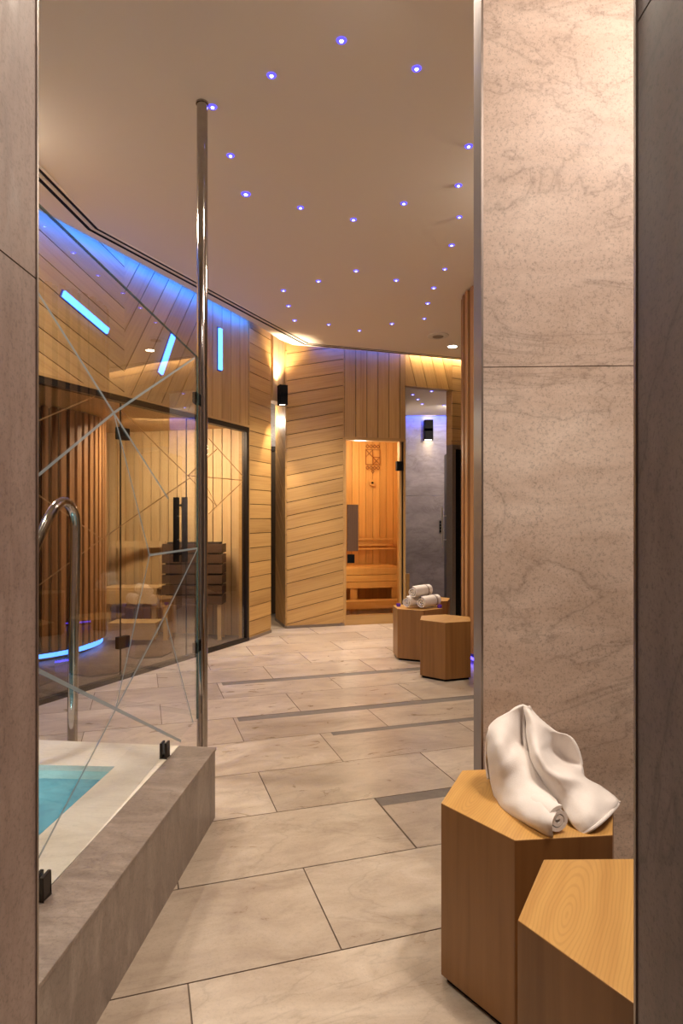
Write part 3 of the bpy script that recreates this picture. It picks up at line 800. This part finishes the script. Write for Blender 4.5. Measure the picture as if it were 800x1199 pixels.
def lineon(a,b,w=.008):
    d=Vector((b[0]-a[0],b[1]-a[1])); L=d.length; ang=math.atan2(d.y,d.x)
    R=Matrix.Translation((a[0],0,a[1]))@Matrix.Rotation(-ang,4,'Y')
    m.box((0,oo-.008,-w/2),(L,oo,w/2),M=M@R)
X0,X1=bs0,bs1; zc0,zc1=1.99,2.19
for a,b in (((X0,zc0),(X1,zc0)),((X0,zc1),(X1,zc1)),((X0,zc0),(X0,zc1)),((X1,zc0),(X1,zc1)),((X0,zc1),(X1,zc0)),((X0+.1,zc0),(X1,zc0+.1)),((X0,zc0+.1),(X0+.1,zc1)),((X0+.1,zc1),(X0+.1,zc0)),((X0+.1,zc0+.1),(X1,zc0+.1))): lineon(a,b)
for zz in (2.235,1.945):
    for k in range(4):
        cx=X0+.025+.05*k; lineon((cx-.022,zz),(cx,zz+.025)); lineon((cx,zz+.025),(cx+.022,zz)); lineon((cx-.022,zz),(cx,zz-.025)); lineon((cx,zz-.025),(cx+.022,zz))
lineon((X0+.08,1.90),(X0+.1,1.87)); lineon((X0+.12,1.90),(X0+.1,1.87)); lineon((X0+.08,1.90),(X0+.1,1.92)); lineon((X0+.1,1.92),(X0+.12,1.90))
m.build('carving',wood('carved lines',srgb(170,104,44),srgb(140,84,36)),orn)
th_=thing('sauna_gauge','small round gauge on the honey sauna wall under the ornament','gauge',(W6.x,W6.y,0))
R=M@Matrix.Translation((X0+.09,oo,1.74)); m=MB(); m.tube([R@Vector((0,-.01,0)),R@Vector((0,.012,0))],.042,20); m.build('case',PINE_O,th_,smooth=True)
m=MB(); m.tube([R@Vector((0,.012,0)),R@Vector((0,.018,0))],.016,14); m.build('dial',BLACK,th_,smooth=True)

# ---------------------------------------------------------------- marble alcove
AB=9.75
m=MB()
a0=Vector((.775,7.52)); 
m.prism([(.70,7.60),(.78,7.60),(.98,AB),(.90,AB)],0,ALT,wallgrain='h')   # left cheek
o=m.build('wall_alcove_left',RIMST); tag(o,kind='structure')
m=MB()
m.box((.9,AB,0),(2.3,AB+.1,.0+1.62)); m.box((.9,AB,1.624),(2.3,AB+.1,3.2))
m.box((2.2,8.2,0),(2.3,AB,ALT))
o=m.build('wall_alcove',MARBLE); tag(o,kind='structure')
m=MB(); m.prism([(.70,7.55),(1.37,7.83),(2.3,8.3),(2.3,AB-.14),(.9,AB-.14)],ALT,ALT+.03); o=m.build('ceiling_alcove',CEILM); tag(o,kind='structure')
m=MB(); m.box((.9,AB-.12,ALT+.06),(2.3,AB-.10,ALT+.07)); tag(m.build('led_strip',emit('strong blue led',(.03,.08,1,1),170)),'blue light strip washing the marble alcove wall from its ceiling edge','light strip')
for i,((px,py),lab) in enumerate([((483.5,462),'faint blue star in the alcove ceiling, leftmost'),((489.5,467.5),'faint blue star in the alcove ceiling, second from left'),((494.5,473),'faint blue star in the alcove ceiling, lowest of the left three'),((505.5,458),'faint blue star in the alcove ceiling, nearest the slanted planks'),((520,474.5),'faint blue star in the alcove ceiling, rightmost')]):
    p=onceil(px,py,ALT); o=copy_tree(proto); o.location=(p.x,p.y,ALT); o['label']=lab; o.scale=(1,1,1); o['group']='faint star lights in the alcove ceiling'

def sconce(loc,rz,label,w=.09,h=.22):
    t_=thing('wall_sconce',label,'wall light',loc,rz)
    m=MB(); 
    for lo,hi in (((-w/2,-w,-h/2),(-w/2+.006,0,h/2)),((w/2-.006,-w,-h/2),(w/2,0,h/2)),((-w/2,-w,-h/2),(w/2,-w+.006,h/2)),((-w/2,-.006,-h/2),(w/2,0,h/2)),((-w/2,-w,-.02),(w/2,0,.02))): m.box(lo,hi)
    m.build('housing',BLACK,t_)
    m=MB(); m.box((-w/2+.015,-w+.015,h/2-.035),(w/2-.015,-.015,h/2-.03)); m.build('upper_lamp',LAMP,t_)
    m=MB(); m.box((-w/2+.015,-w+.015,-h/2+.008),(w/2-.015,-.015,-h/2+.014)); m.build('lower_lamp',LAMP,t_)
    return t_
def spot(name,loc,target,power,size,blend=.6,col=(1,.78,.52),radius=.04):
    l=bpy.data.lights.new(name,'SPOT'); l.energy=power; l.spot_size=math.radians(size); l.spot_blend=blend; l.color=col; l.shadow_soft_size=radius
    o=bpy.data.objects.new(name,l); o.location=loc; d=Vector(target)-Vector(loc); o.rotation_euler=d.to_track_quat('-Z','Y').to_euler(); return link(o)
def area(name,loc,target,power,sx,sy,col=(1,.84,.66)):
    l=bpy.data.lights.new(name,'AREA'); l.energy=power; l.shape='RECTANGLE'; l.size=sx; l.size_y=sy; l.color=col
    o=bpy.data.objects.new(name,l); o.location=loc; d=Vector(target)-Vector(loc); o.rotation_euler=d.to_track_quat('-Z','Y').to_euler(); return link(o)
def point(name,loc,power,col,r=.05):
    l=bpy.data.lights.new(name,'POINT'); l.energy=power; l.color=col; l.shadow_soft_size=r
    o=bpy.data.objects.new(name,l); o.location=loc; return link(o)
sc1=(-.672,6.985,2.61)
sconce(sc1,math.radians(25),'black box wall lamp shining up and down in the bright plank recess')
spot('sconce_up',(sc1[0]+.02,sc1[1]-.07,sc1[2]+.12),(sc1[0]+.0,sc1[1]-.02,3.6),90,95,.7)
spot('sconce_down',(sc1[0]+.02,sc1[1]-.22,sc1[2]-.14),(sc1[0]+.04,sc1[1]-.10,0),85,62,.5)
p=at(502.5,503,9.62); sconce((p.x,AB,p.z),0,'black box wall lamp on the blue lit marble of the alcove',.13,.31)
spot('sconce_up',(p.x,AB-.07,p.z+.16),(p.x,AB-.05,3.3),2,80); spot('sconce_down',(p.x,AB-.07,p.z-.16),(p.x,AB-.03,0),4,80)
# alcove right: dark glazed door leaf with bar handle
ld=empty('door_3',(1.40,7.95,0)); tag(ld,kind='structure')
dd=Vector((.005,.62)); 
m=MB(); m.prism([(0,0),(.03,0),(.035,.62),(.005,.62)],.02,2.12); m.build('door_leaf',plain('dark door leaf',srgb(36,28,24),.3),ld)
m=MB(); m.tube([(-.055,.42,.86),(-.055,.42,1.40)],.011,12); m.tube([(-.055,.42,.97),(.0,.42,.97)],.007,8); m.tube([(-.055,.42,1.29),(.0,.42,1.29)],.007,8); m.build('door_handle',plain('satin steel bar',srgb(214,206,196),.4),ld,smooth=True)
# dark glazed entrance beside the alcove
W8n=(W9-W8).normalized(); nd=empty('door_4',(W8.x,W8.y,0)); tag(nd,kind='structure')
m=MB(); Aq=Vector((0,0)); 
slab(m,W8-W8,W8n*.05,0,BEAM,.12,0,.02); slab(m,W8n*.5,W8n*.55,0,BEAM,.12,0,.02); slab(m,W8n*.05,W8n*.5,BEAM-.05,BEAM,.12,0,.02); m.build('door_frame',STEEL,nd)
m=MB(); slab(m,W8n*.05,W8n*.5,.01,BEAM-.05,.02,0,-.02); m.build('door_leaf',BLACK,nd)
p=at(516.5,616.5,AB-.01); sw=thing('switch_panel','narrow column of dark buttons on the marble beside the dark door','switch panel',(p.x,AB,p.z))
m=MB(); m.box((-.03,-.012,-.10),(.03,0,.10)); m.build('plate',plain('grey plate',srgb(120,115,112),.4),sw,bevel=.002)
for k in range(4):
    m=MB(); m.box((-.02,-.018,-.09+k*.047),(.02,-.012,-.055+k*.047)); m.build('button',BLACK,sw)
p=at(478,688,7.7); wp=thing('wooden_post','short upright wooden post standing behind the rolled towels','post',(p.x,7.75,0))
m=MB(); m.box((-.022,-.02,0),(.022,.02,.57),axis=2); m.build('shaft',OAK,wp,bevel=.003)

# ---------------------------------------------------------------- near stone walls
m=MB(); m.box((-5.0,-1.8,0),(-.535,1.1,CEIL))
m2=MB()
NL=1.627
m=MB(); 
m.box((-5.3,-1.8,0),(-.535,1.1,NL-.0015)); m.box((-5.3,-1.8,NL+.0015),(-.535,1.1,CEIL)); m.box((-5.3,-1.8,0),(-.5365,1.0985,CEIL),1)
o=m.build('wall_near_left',[NEARST,GROUT]); tag(o,kind='structure')
m=MB(); m.box((-.5375,1.0965,0),(-.5325,1.1025,CEIL)); o=m.build('trim_1',STEEL); tag(o,kind='structure')
NR=1.876
m=MB(); m.box((.40,-1.8,0),(4.0,.85,NR-.0015)); m.box((.40,-1.8,NR+.0015),(4.0,.85,CEIL)); m.box((.4015,-1.8,0),(4.0,.8485,CEIL),1)
o=m.build('wall_near_right',[DARKST,BLACK]); tag(o,kind='structure')
m=MB(); m.box((.3975,.847,0),(.402,.853,CEIL)); o=m.build('trim_2',STEEL); tag(o,kind='structure')
m=MB(); m.box((-.54,-1.9,0),(.41,-1.8,CEIL)); o=m.build('wall_behind',NEARST); tag(o,kind='structure')
# stone panel wall on the right, two slabs with a joint
c0=Vector((.4497,2.0)); c1=Vector((2.4,1.918)); dn=(c1-c0).normalized(); JZ=1.696
m=MB()
slab(m,c0,c1,0,JZ-.0015,.11); slab(m,c0,c1,JZ+.0015,CEIL,.11)
slab(m,c0+dn*.003,c1,0,CEIL,.10,1,-.003)
o=m.build('wall_right_panel',[WALLST,GROUT]); tag(o,kind='structure')
q=c0+Vector((0.0,.0)); m=MB(); m.prism([(c0.x-.004,c0.y-.001),(c0.x+.003,c0.y-.001),(c0.x+.003,c0.y+.004),(c0.x-.004,c0.y+.004)],0,CEIL); o=m.build('trim_3',STEEL); tag(o,kind='structure')
# side face cladding (cooler grey)
m=MB(); m.box((c0.x-.003,c0.y+.004,0),(c0.x+.006,c0.y+.118,CEIL)); o=m.build('trim_4',plain('grey edge cladding',srgb(112,106,106),.35)); tag(o,kind='structure')
m=MB(); m.box((4.0,-1.8,0),(4.1,11.5,3.42)); m.box((-5.4,11.0,0),(4.1,11.1,3.42)); m.box((-5.4,-1.8,0),(-5.3,11,3.42)); o=m.build('wall_right',MARBLE); tag(o,kind='structure')

# ---------------------------------------------------------------- hexagonal stools
def stool(c,R,rot,H,label,tone=.5):
    t_=thing('hexagonal_stool',label,'stool',(c[0],c[1],0),0,None)
    pts=[(R*math.cos(math.radians(rot+60*k)),R*math.sin(math.radians(rot+60*k))) for k in range(6)]
    in_=[(x*.985,y*.985) for x,y in pts]; foot=[(x*.93,y*.93) for x,y in pts]
    m=MB(); L=R
    for k in range(6):                       # six vertical faces, each its own veneer piece
        a=pts[k];b=pts[(k+1)%6]; t1=random.random()
        r=random.random()*5
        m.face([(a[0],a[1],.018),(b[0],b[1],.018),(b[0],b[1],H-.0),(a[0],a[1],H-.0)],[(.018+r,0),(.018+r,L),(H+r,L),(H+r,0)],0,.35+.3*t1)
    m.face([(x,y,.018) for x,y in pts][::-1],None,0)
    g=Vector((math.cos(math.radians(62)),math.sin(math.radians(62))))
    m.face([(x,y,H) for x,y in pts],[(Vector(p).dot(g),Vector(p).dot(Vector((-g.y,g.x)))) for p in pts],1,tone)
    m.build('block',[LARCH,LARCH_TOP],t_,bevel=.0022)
    m=MB(); m.prism(foot,0,.018); m.build('plinth',BLACK,t_)
    return t_
stool((.563,1.161),.238,1,.467,'hexagonal larch stool with bare top cut off by the near right wall',.2)
stool((.497,1.664),.238,6.0,.467,'hexagonal larch stool carrying the big crumpled white towel',.7)
stool((.818,4.934),.222,20,.447,'bare hexagonal stool in front of the far rolled towels',.4)
stool((.679,5.607),.232,35,.447,'hexagonal stool carrying three rolled white towels',.6)
stool((.86,6.20),.232,15,.447,'hexagonal stool tucked behind the rolled towels stool',.3)
stool((1.19,4.50),.222,35,.447,'hexagonal stool almost hidden behind the stone wall edge',.8)

# ---------------------------------------------------------------- rolled towels on the far stool
def roll_towel(a,b,r,label,name='rolled_towel'):
    a=Vector(a);b=Vector(b); d=(b-a); L=d.length; d.normalize()
    t_=thing(name,label,'towel',tuple(a),0,'rolled white towels on the far stool')
    up=Vector((0,0,1)); s=d.cross(up).normalized(); u=s.cross(d)
    m=MB(); turns=2.5; N=80; th=r/(turns+.6)
    outl=[]; 
    for i in range(N+1):
        t=i/N*turns*2*PI; rr=r*.16+(r*.84)*(i/N)
        sq=1+.03*math.sin(3*t)
        outl.append((rr*math.cos(t-PI/2)*sq,rr*math.sin(t-PI/2)*sq))
    inn=[]
    for i in range(N+1):
        t=i/N*turns*2*PI; rr=r*.16+(r*.84)*(i/N)-r*.84/turns*.48
        rr=max(rr,.0006); inn.append((rr*math.cos(t-PI/2),rr*math.sin(t-PI/2)))
    M_=6
    def P(xy,k,extra=0):
        tl=k/M_; e=1-.05*abs(2*tl-1)**4
        return s*xy[0]*e+u*xy[1]*e+d*(L*tl+extra)
    for k in range(M_):
        for i in range(N):
            m.face([P(outl[i],k),P(outl[i+1],k),P(outl[i+1],k+1),P(outl[i],k+1)])
            m.face([P(inn[i+1],k),P(inn[i],k),P(inn[i],k+1),P(inn[i+1],k+1)])
    for k,rev in ((0,1),(M_,0)):
        for i in range(N):
            q=[P(outl[i],k),P(outl[i+1],k),P(inn[i+1],k),P(inn[i],k)]
            m.face(q if rev else q[::-1])
    m.face([P(outl[N],0),P(outl[N],M_),P(inn[N],M_),P(inn[N],0)])
    m.build('cloth',TOWEL,t_,smooth=True)
    m=MB(); c=[s*(r*1.012*math.cos(2*PI*i/48))+u*(r*1.012*math.sin(2*PI*i/48)) for i in range(49)]
    for l0,l1 in ((.70,.735),(.765,.78)):
        for i in range(48): m.face([c[i]+d*L*l0,c[i+1]+d*L*l0,c[i+1]+d*L*l1,c[i]+d*L*l1])
    m.build('woven_band',BAND,t_,smooth=True)
    return t_
RT=.054; zt=.447+RT*1.03
pL=at(476,704,5.47); pR=at(492,703,5.47)
dirn=Vector((.20,.22,0)).normalized()
a1=Vector((.568,5.50,zt)); roll_towel(a1,a1+dirn*.25,RT,'rolled white towel at the lower left, its spiral end facing out')
a2=a1+Vector((.125,-.030,0)); roll_towel(a2,a2+dirn*.25,RT,'rolled white towel at the lower right, with a grey band')
a3=(a1+a2)/2+Vector((-.01,.01,.088)); roll_towel(a3,a3+dirn*.25,RT,'rolled white towel lying on top of the two others')
def cup(c,label):
    t_=thing('tealight_cup',label,'cup',c,0,'violet cups beside the towel rolls')
    m=MB(); prof=[(.0,.0),(.016,.0),(.020,.010),(.021,.026),(.019,.026),(.018,.012),(.012,.005),(.0,.005)]
    for i in range(24):
        a=2*PI*i/24;b=2*PI*(i+1)/24
        for (r0,z0),(r1,z1) in zip(prof[:-1],prof[1:]):
            P=[(r0*math.cos(a),r0*math.sin(a),z0),(r0*math.cos(b),r0*math.sin(b),z0),(r1*math.cos(b),r1*math.sin(b),z1),(r1*math.cos(a),r1*math.sin(a),z1)]
            if r0<1e-6: P=P[1:]
            elif r1<1e-6: P=P[:3]
            m.face(P)
    m.build('glass',PURPLE,t_,smooth=True)
cup((.866,5.535,.447),'small violet cup at the right of the rolled towels')
cup((.512,5.63,.447),'small violet cup at the left of the rolled towels')

# ---------------------------------------------------------------- big crumpled towel
def T(cx,cy,Y): return at(560+cx/4.444,810+cy/4.444,Y)
def sheet(mb,grid,n=7):
    rows=[catmull(r,n) for r in grid]
    cols=list(zip(*rows)); cols=[catmull(c,n) for c in cols]; G=list(zip(*cols))
    for i in range(len(G)-1):
        for j in range(len(G[0])-1):
            mb.face([G[i][j],G[i+1][j],G[i+1][j+1],G[i][j+1]])
    return G
tw=thing('crumpled_towel','large crumpled white towel draped upright on the near hexagonal stool','towel',(.50,1.62,.467))
TO=(.50,1.62,.467)
m=MB()
gA=[[T(50,205,1.72),T(75,172,1.73),T(140,122,1.735),T(200,78,1.74),T(235,64,1.74),T(262,84,1.73)],
    [T(56,260,1.71),T(105,235,1.68),T(155,205,1.70),T(205,160,1.745),T(232,150,1.755),T(252,150,1.73)],
    [T(60,330,1.70),T(115,290,1.65),T(175,275,1.69),T(215,265,1.735),T(240,255,1.745),T(256,250,1.70)],
    [T(66,400,1.695),T(125,380,1.635),T(185,345,1.64),T(235,335,1.675),T(262,340,1.67),T(285,380,1.66)],
    [T(74,470,1.69),T(135,460,1.635),T(200,430,1.62),T(255,420,1.625),T(295,425,1.63),T(335,470,1.62)],
    [T(84,515,1.685),T(140,540,1.62),T(210,520,1.59),T(285,500,1.59),T(345,520,1.59),T(388,560,1.58)],
    [T(100,560,1.68),T(150,600,1.60),T(220,600,1.545),T(300,590,1.52),T(365,590,1.505),T(412,612,1.50)],
    [T(125,600,1.66),T(180,645,1.585),T(250,668,1.515),T(315,680,1.478),T(360,680,1.458),T(388,680,1.452)],
    [T(150,612,1.675),T(200,655,1.60),T(265,695,1.54),T(330,735,1.505),T(368,748,1.482),T(388,742,1.475)]]
sheet(m,gA)
gB=[[T(228,64,1.74),T(236,63,1.742),T(248,70,1.742),T(262,84,1.735)],
    [T(246,150,1.71),T(275,130,1.695),T(305,130,1.71),T(330,142,1.735)],
    [T(250,232,1.70),T(288,210,1.665),T(350,188,1.69),T(405,203,1.735)],
    [T(262,300,1.675),T(308,285,1.62),T(390,240,1.72),T(470,225,1.72)],
    [T(285,372,1.645),T(322,325,1.595),T(400,300,1.75),T(508,278,1.705)],
    [T(322,445,1.62),T(362,392,1.575),T(445,365,1.73),T(540,370,1.695)],
    [T(370,525,1.59),T(412,450,1.555),T(490,430,1.585),T(553,436,1.68)],
    [T(420,590,1.56),T(480,530,1.545),T(560,490,1.57),T(640,484,1.66)],
    [T(466,660,1.52),T(540,605,1.51),T(612,570,1.53),T(700,534,1.62)],
    [T(500,705,1.50),T(565,665,1.485),T(640,620,1.51),T(728,560,1.60)],
    [T(540,738,1.485),T(590,712,1.48),T(660,660,1.505),T(732,580,1.60)],
    [T(548,740,1.50),T(600,716,1.50),T(665,668,1.53),T(725,600,1.615)]]
sheet(m,gB)
# rear sheet so the towel is a tent, not a card
def top(px,py,Y): return T(px,py,Y)
oz=[T(50,205,1.722),T(140,122,1.737),T(235,64,1.743),T(330,142,1.737),T(405,203,1.737),T(508,278,1.732),T(553,436,1.695)]
gC=[oz,[Vector((p.x+.006,p.y+.05,p.z*.72+.467*.28)) for p in oz],[Vector((p.x+.008,p.y+.07,p.z*.35+.467*.65)) for p in oz],[Vector((p.x*.9+.05,p.y+.05,.474)) for p in oz]]
sheet(m,gC)
o=m.build('cloth',TOWEL,tw,smooth=False,local=TO)
import bmesh
bm=bmesh.new(); bm.from_mesh(o.data); bmesh.ops.remove_doubles(bm,verts=bm.verts,dist=.0004)
for f in bm.faces: f.smooth=True
bmesh.ops.recalc_face_normals(bm,faces=bm.faces); bm.to_mesh(o.data); bm.free()
tx=bpy.data.textures.new('cloth folds','CLOUDS'); tx.noise_scale=.09
dm=o.modifiers.new('folds','DISPLACE'); dm.texture=tx; dm.strength=.012; dm.mid_level=.5; dm.texture_coords='LOCAL'
so=o.modifiers.new('thick','SOLIDIFY'); so.thickness=.007; so.offset=-1
# roll at its front
def spiral_roll(a,b,r,parent,loc,turns=2.3):
    a=Vector(a);b=Vector(b);d=(b-a);L=d.length;d.normalize(); s=d.cross(Vector((0,0,1))).normalized();u=s.cross(d)
    m=MB();N=60;th=r/turns*.62
    O=[];I=[]
    for i in range(N+1):
        t=i/N*turns*2*PI; rr=r*.22+r*.78*i/N
        O.append((rr*math.cos(t),rr*.92*math.sin(t))); ri=max(rr-th,.0008); I.append((ri*math.cos(t),ri*.92*math.sin(t)))
    Q=lambda xy,l: a+s*xy[0]+u*xy[1]+d*l-Vector(loc)
    K=6
    for i in range(N):
        for k in range(K):
            l0=L*k/K;l1=L*(k+1)/K
            m.face([Q(O[i],l0),Q(O[i+1],l0),Q(O[i+1],l1),Q(O[i],l1)]); m.face([Q(I[i+1],l0),Q(I[i],l0),Q(I[i],l1),Q(I[i+1],l1)])
        m.face([Q(O[i],L),Q(O[i+1],L),Q(I[i+1],L),Q(I[i],L)]); m.face([Q(O[i+1],0),Q(O[i],0),Q(I[i],0),Q(I[i+1],0)])
    m.face([Q(O[N],0),Q(O[N],L),Q(I[N],L),Q(I[N],0)])
    return m.build('rolled_edge',TOWEL,parent,smooth=True)
rb=T(420,690,1.475); rb.z=.467+.034
ra=T(290,660,1.56); ra.z=.467+.030
spiral_roll(ra,rb,.036,tw,TO)
# little frayed hem poking out at the left, and the stitched hem at the right
m=MB(); m.tube(catmull([Vector(p)-Vector(TO) for p in (T(95,575,1.68),T(120,600,1.66),T(155,635,1.62),T(210,655,1.59),T(260,680,1.56))],4),.007,8); m.build('hem',TOWEL,tw,smooth=True)
m=MB(); m.tube(catmull([Vector(p)-Vector(TO) for p in (T(545,736,1.484),T(600,708,1.478),T(665,655,1.502),T(722,592,1.59),T(734,568,1.60))],5),.0045,8); m.build('hem',TOWEL,tw,smooth=True)

# ---------------------------------------------------------------- lights: known sources, and unseen fills added
WC_=(1,.86,.70)
spot('fill_back_floor',(.0,6.3,3.17),(-.15,6.45,0),360,95,.9,WC_,.06)  # no fixture in the ceiling here; added to brighten the far floor
spot('spot_end',(DL[0],DL[1],3.17),(DL[0]-.35,DL[1]-.9,0),150,85,.8,WC_,.05)
area('fill_middle',(1.35,3.6,3.15),(.1,3.9,.2),48,.25,.25,WC_)  # unseen, added out of view at the right
area('fill_left',(-1.9,3.1,3.15),(-1.2,3.2,0),50,.25,.25,WC_)  # unseen, added out of view at the left
spot('spot_pool',(-1.5,1.75,3.15),(-1.1,1.95,0),150,80,.8,(1,.90,.76),.06)
area('lamp_panel',(1.2,1.05,3.12),(.75,1.95,.8),44,.7,.3,(1,.86,.76))
spot('fill_stools',(.95,1.25,3.17),(.58,1.5,.4),120,52,.7,(1,.88,.74),.05)  # unseen, added to brighten the stool tops and towel
area('corridor_fill',(-.0,-.5,3.12),(0,.4,0),11,.2,.2,(1,.84,.74))  # unseen, added to light the side faces of the near walls
area('walkway_fill',(.25,2.15,3.17),(.1,2.4,0),24,.25,.25,WC_)  # unseen, added above the walkway outside the frame
area('sauna_lamp',(-1.72,5.95,2.17),(-1.8,6.6,0.2),72,.5,.5,(1,.86,.66))
point('sauna_back_light',(W6.x+.2,W6.y+.45,2.1),24,(1,.84,.60),.06)
point('sauna_back_light',(W6.x+.05,W6.y+.3,.75),4,(1,.8,.52),.06)  # invisible fill added to lift the lower part of the sauna
point('pool_light',(-1.3,2.0,.14),3.5,(.75,.97,1),.03)
area('alcove_fill',(1.6,8.7,2.8),(1.4,9.6,1.0),20,.2,.2,(1,.88,.78))  # unseen fill, set to brighten the marble
point('passage_fill',(-.95,7.7,2.45),16,(1,.86,.7),.05)  # no known fixture; added to brighten the recess

w=bpy.data.worlds.new('world'); bpy.context.scene.world=w; w.use_nodes=True
w.node_tree.nodes['Background'].inputs[0].default_value=(.5,.45,.42,1); w.node_tree.nodes['Background'].inputs[1].default_value=.15

# ---------------------------------------------------------------- camera
cam=bpy.data.cameras.new('camera'); co=bpy.data.objects.new('camera',cam); link(co)
co.location=(0,0,CAM_H); co.rotation_euler=(PI/2,0,0)
cam.sensor_fit='VERTICAL'; cam.sensor_height=36; cam.lens=FOC/1199*36; cam.shift_y=(HZ-599.5)/1199; cam.clip_start=.02
sc=bpy.context.scene; sc.camera=co
sc.view_settings.view_transform='Standard'; sc.view_settings.look='None'; sc.view_settings.gamma=1; sc.view_settings.exposure=-0.42
try: sc.view_settings.use_curve_mapping=False
except Exception: pass
sc.cycles.use_denoising=True; sc.cycles.max_bounces=8; sc.cycles.transparent_max_bounces=16; sc.cycles.sample_clamp_indirect=6
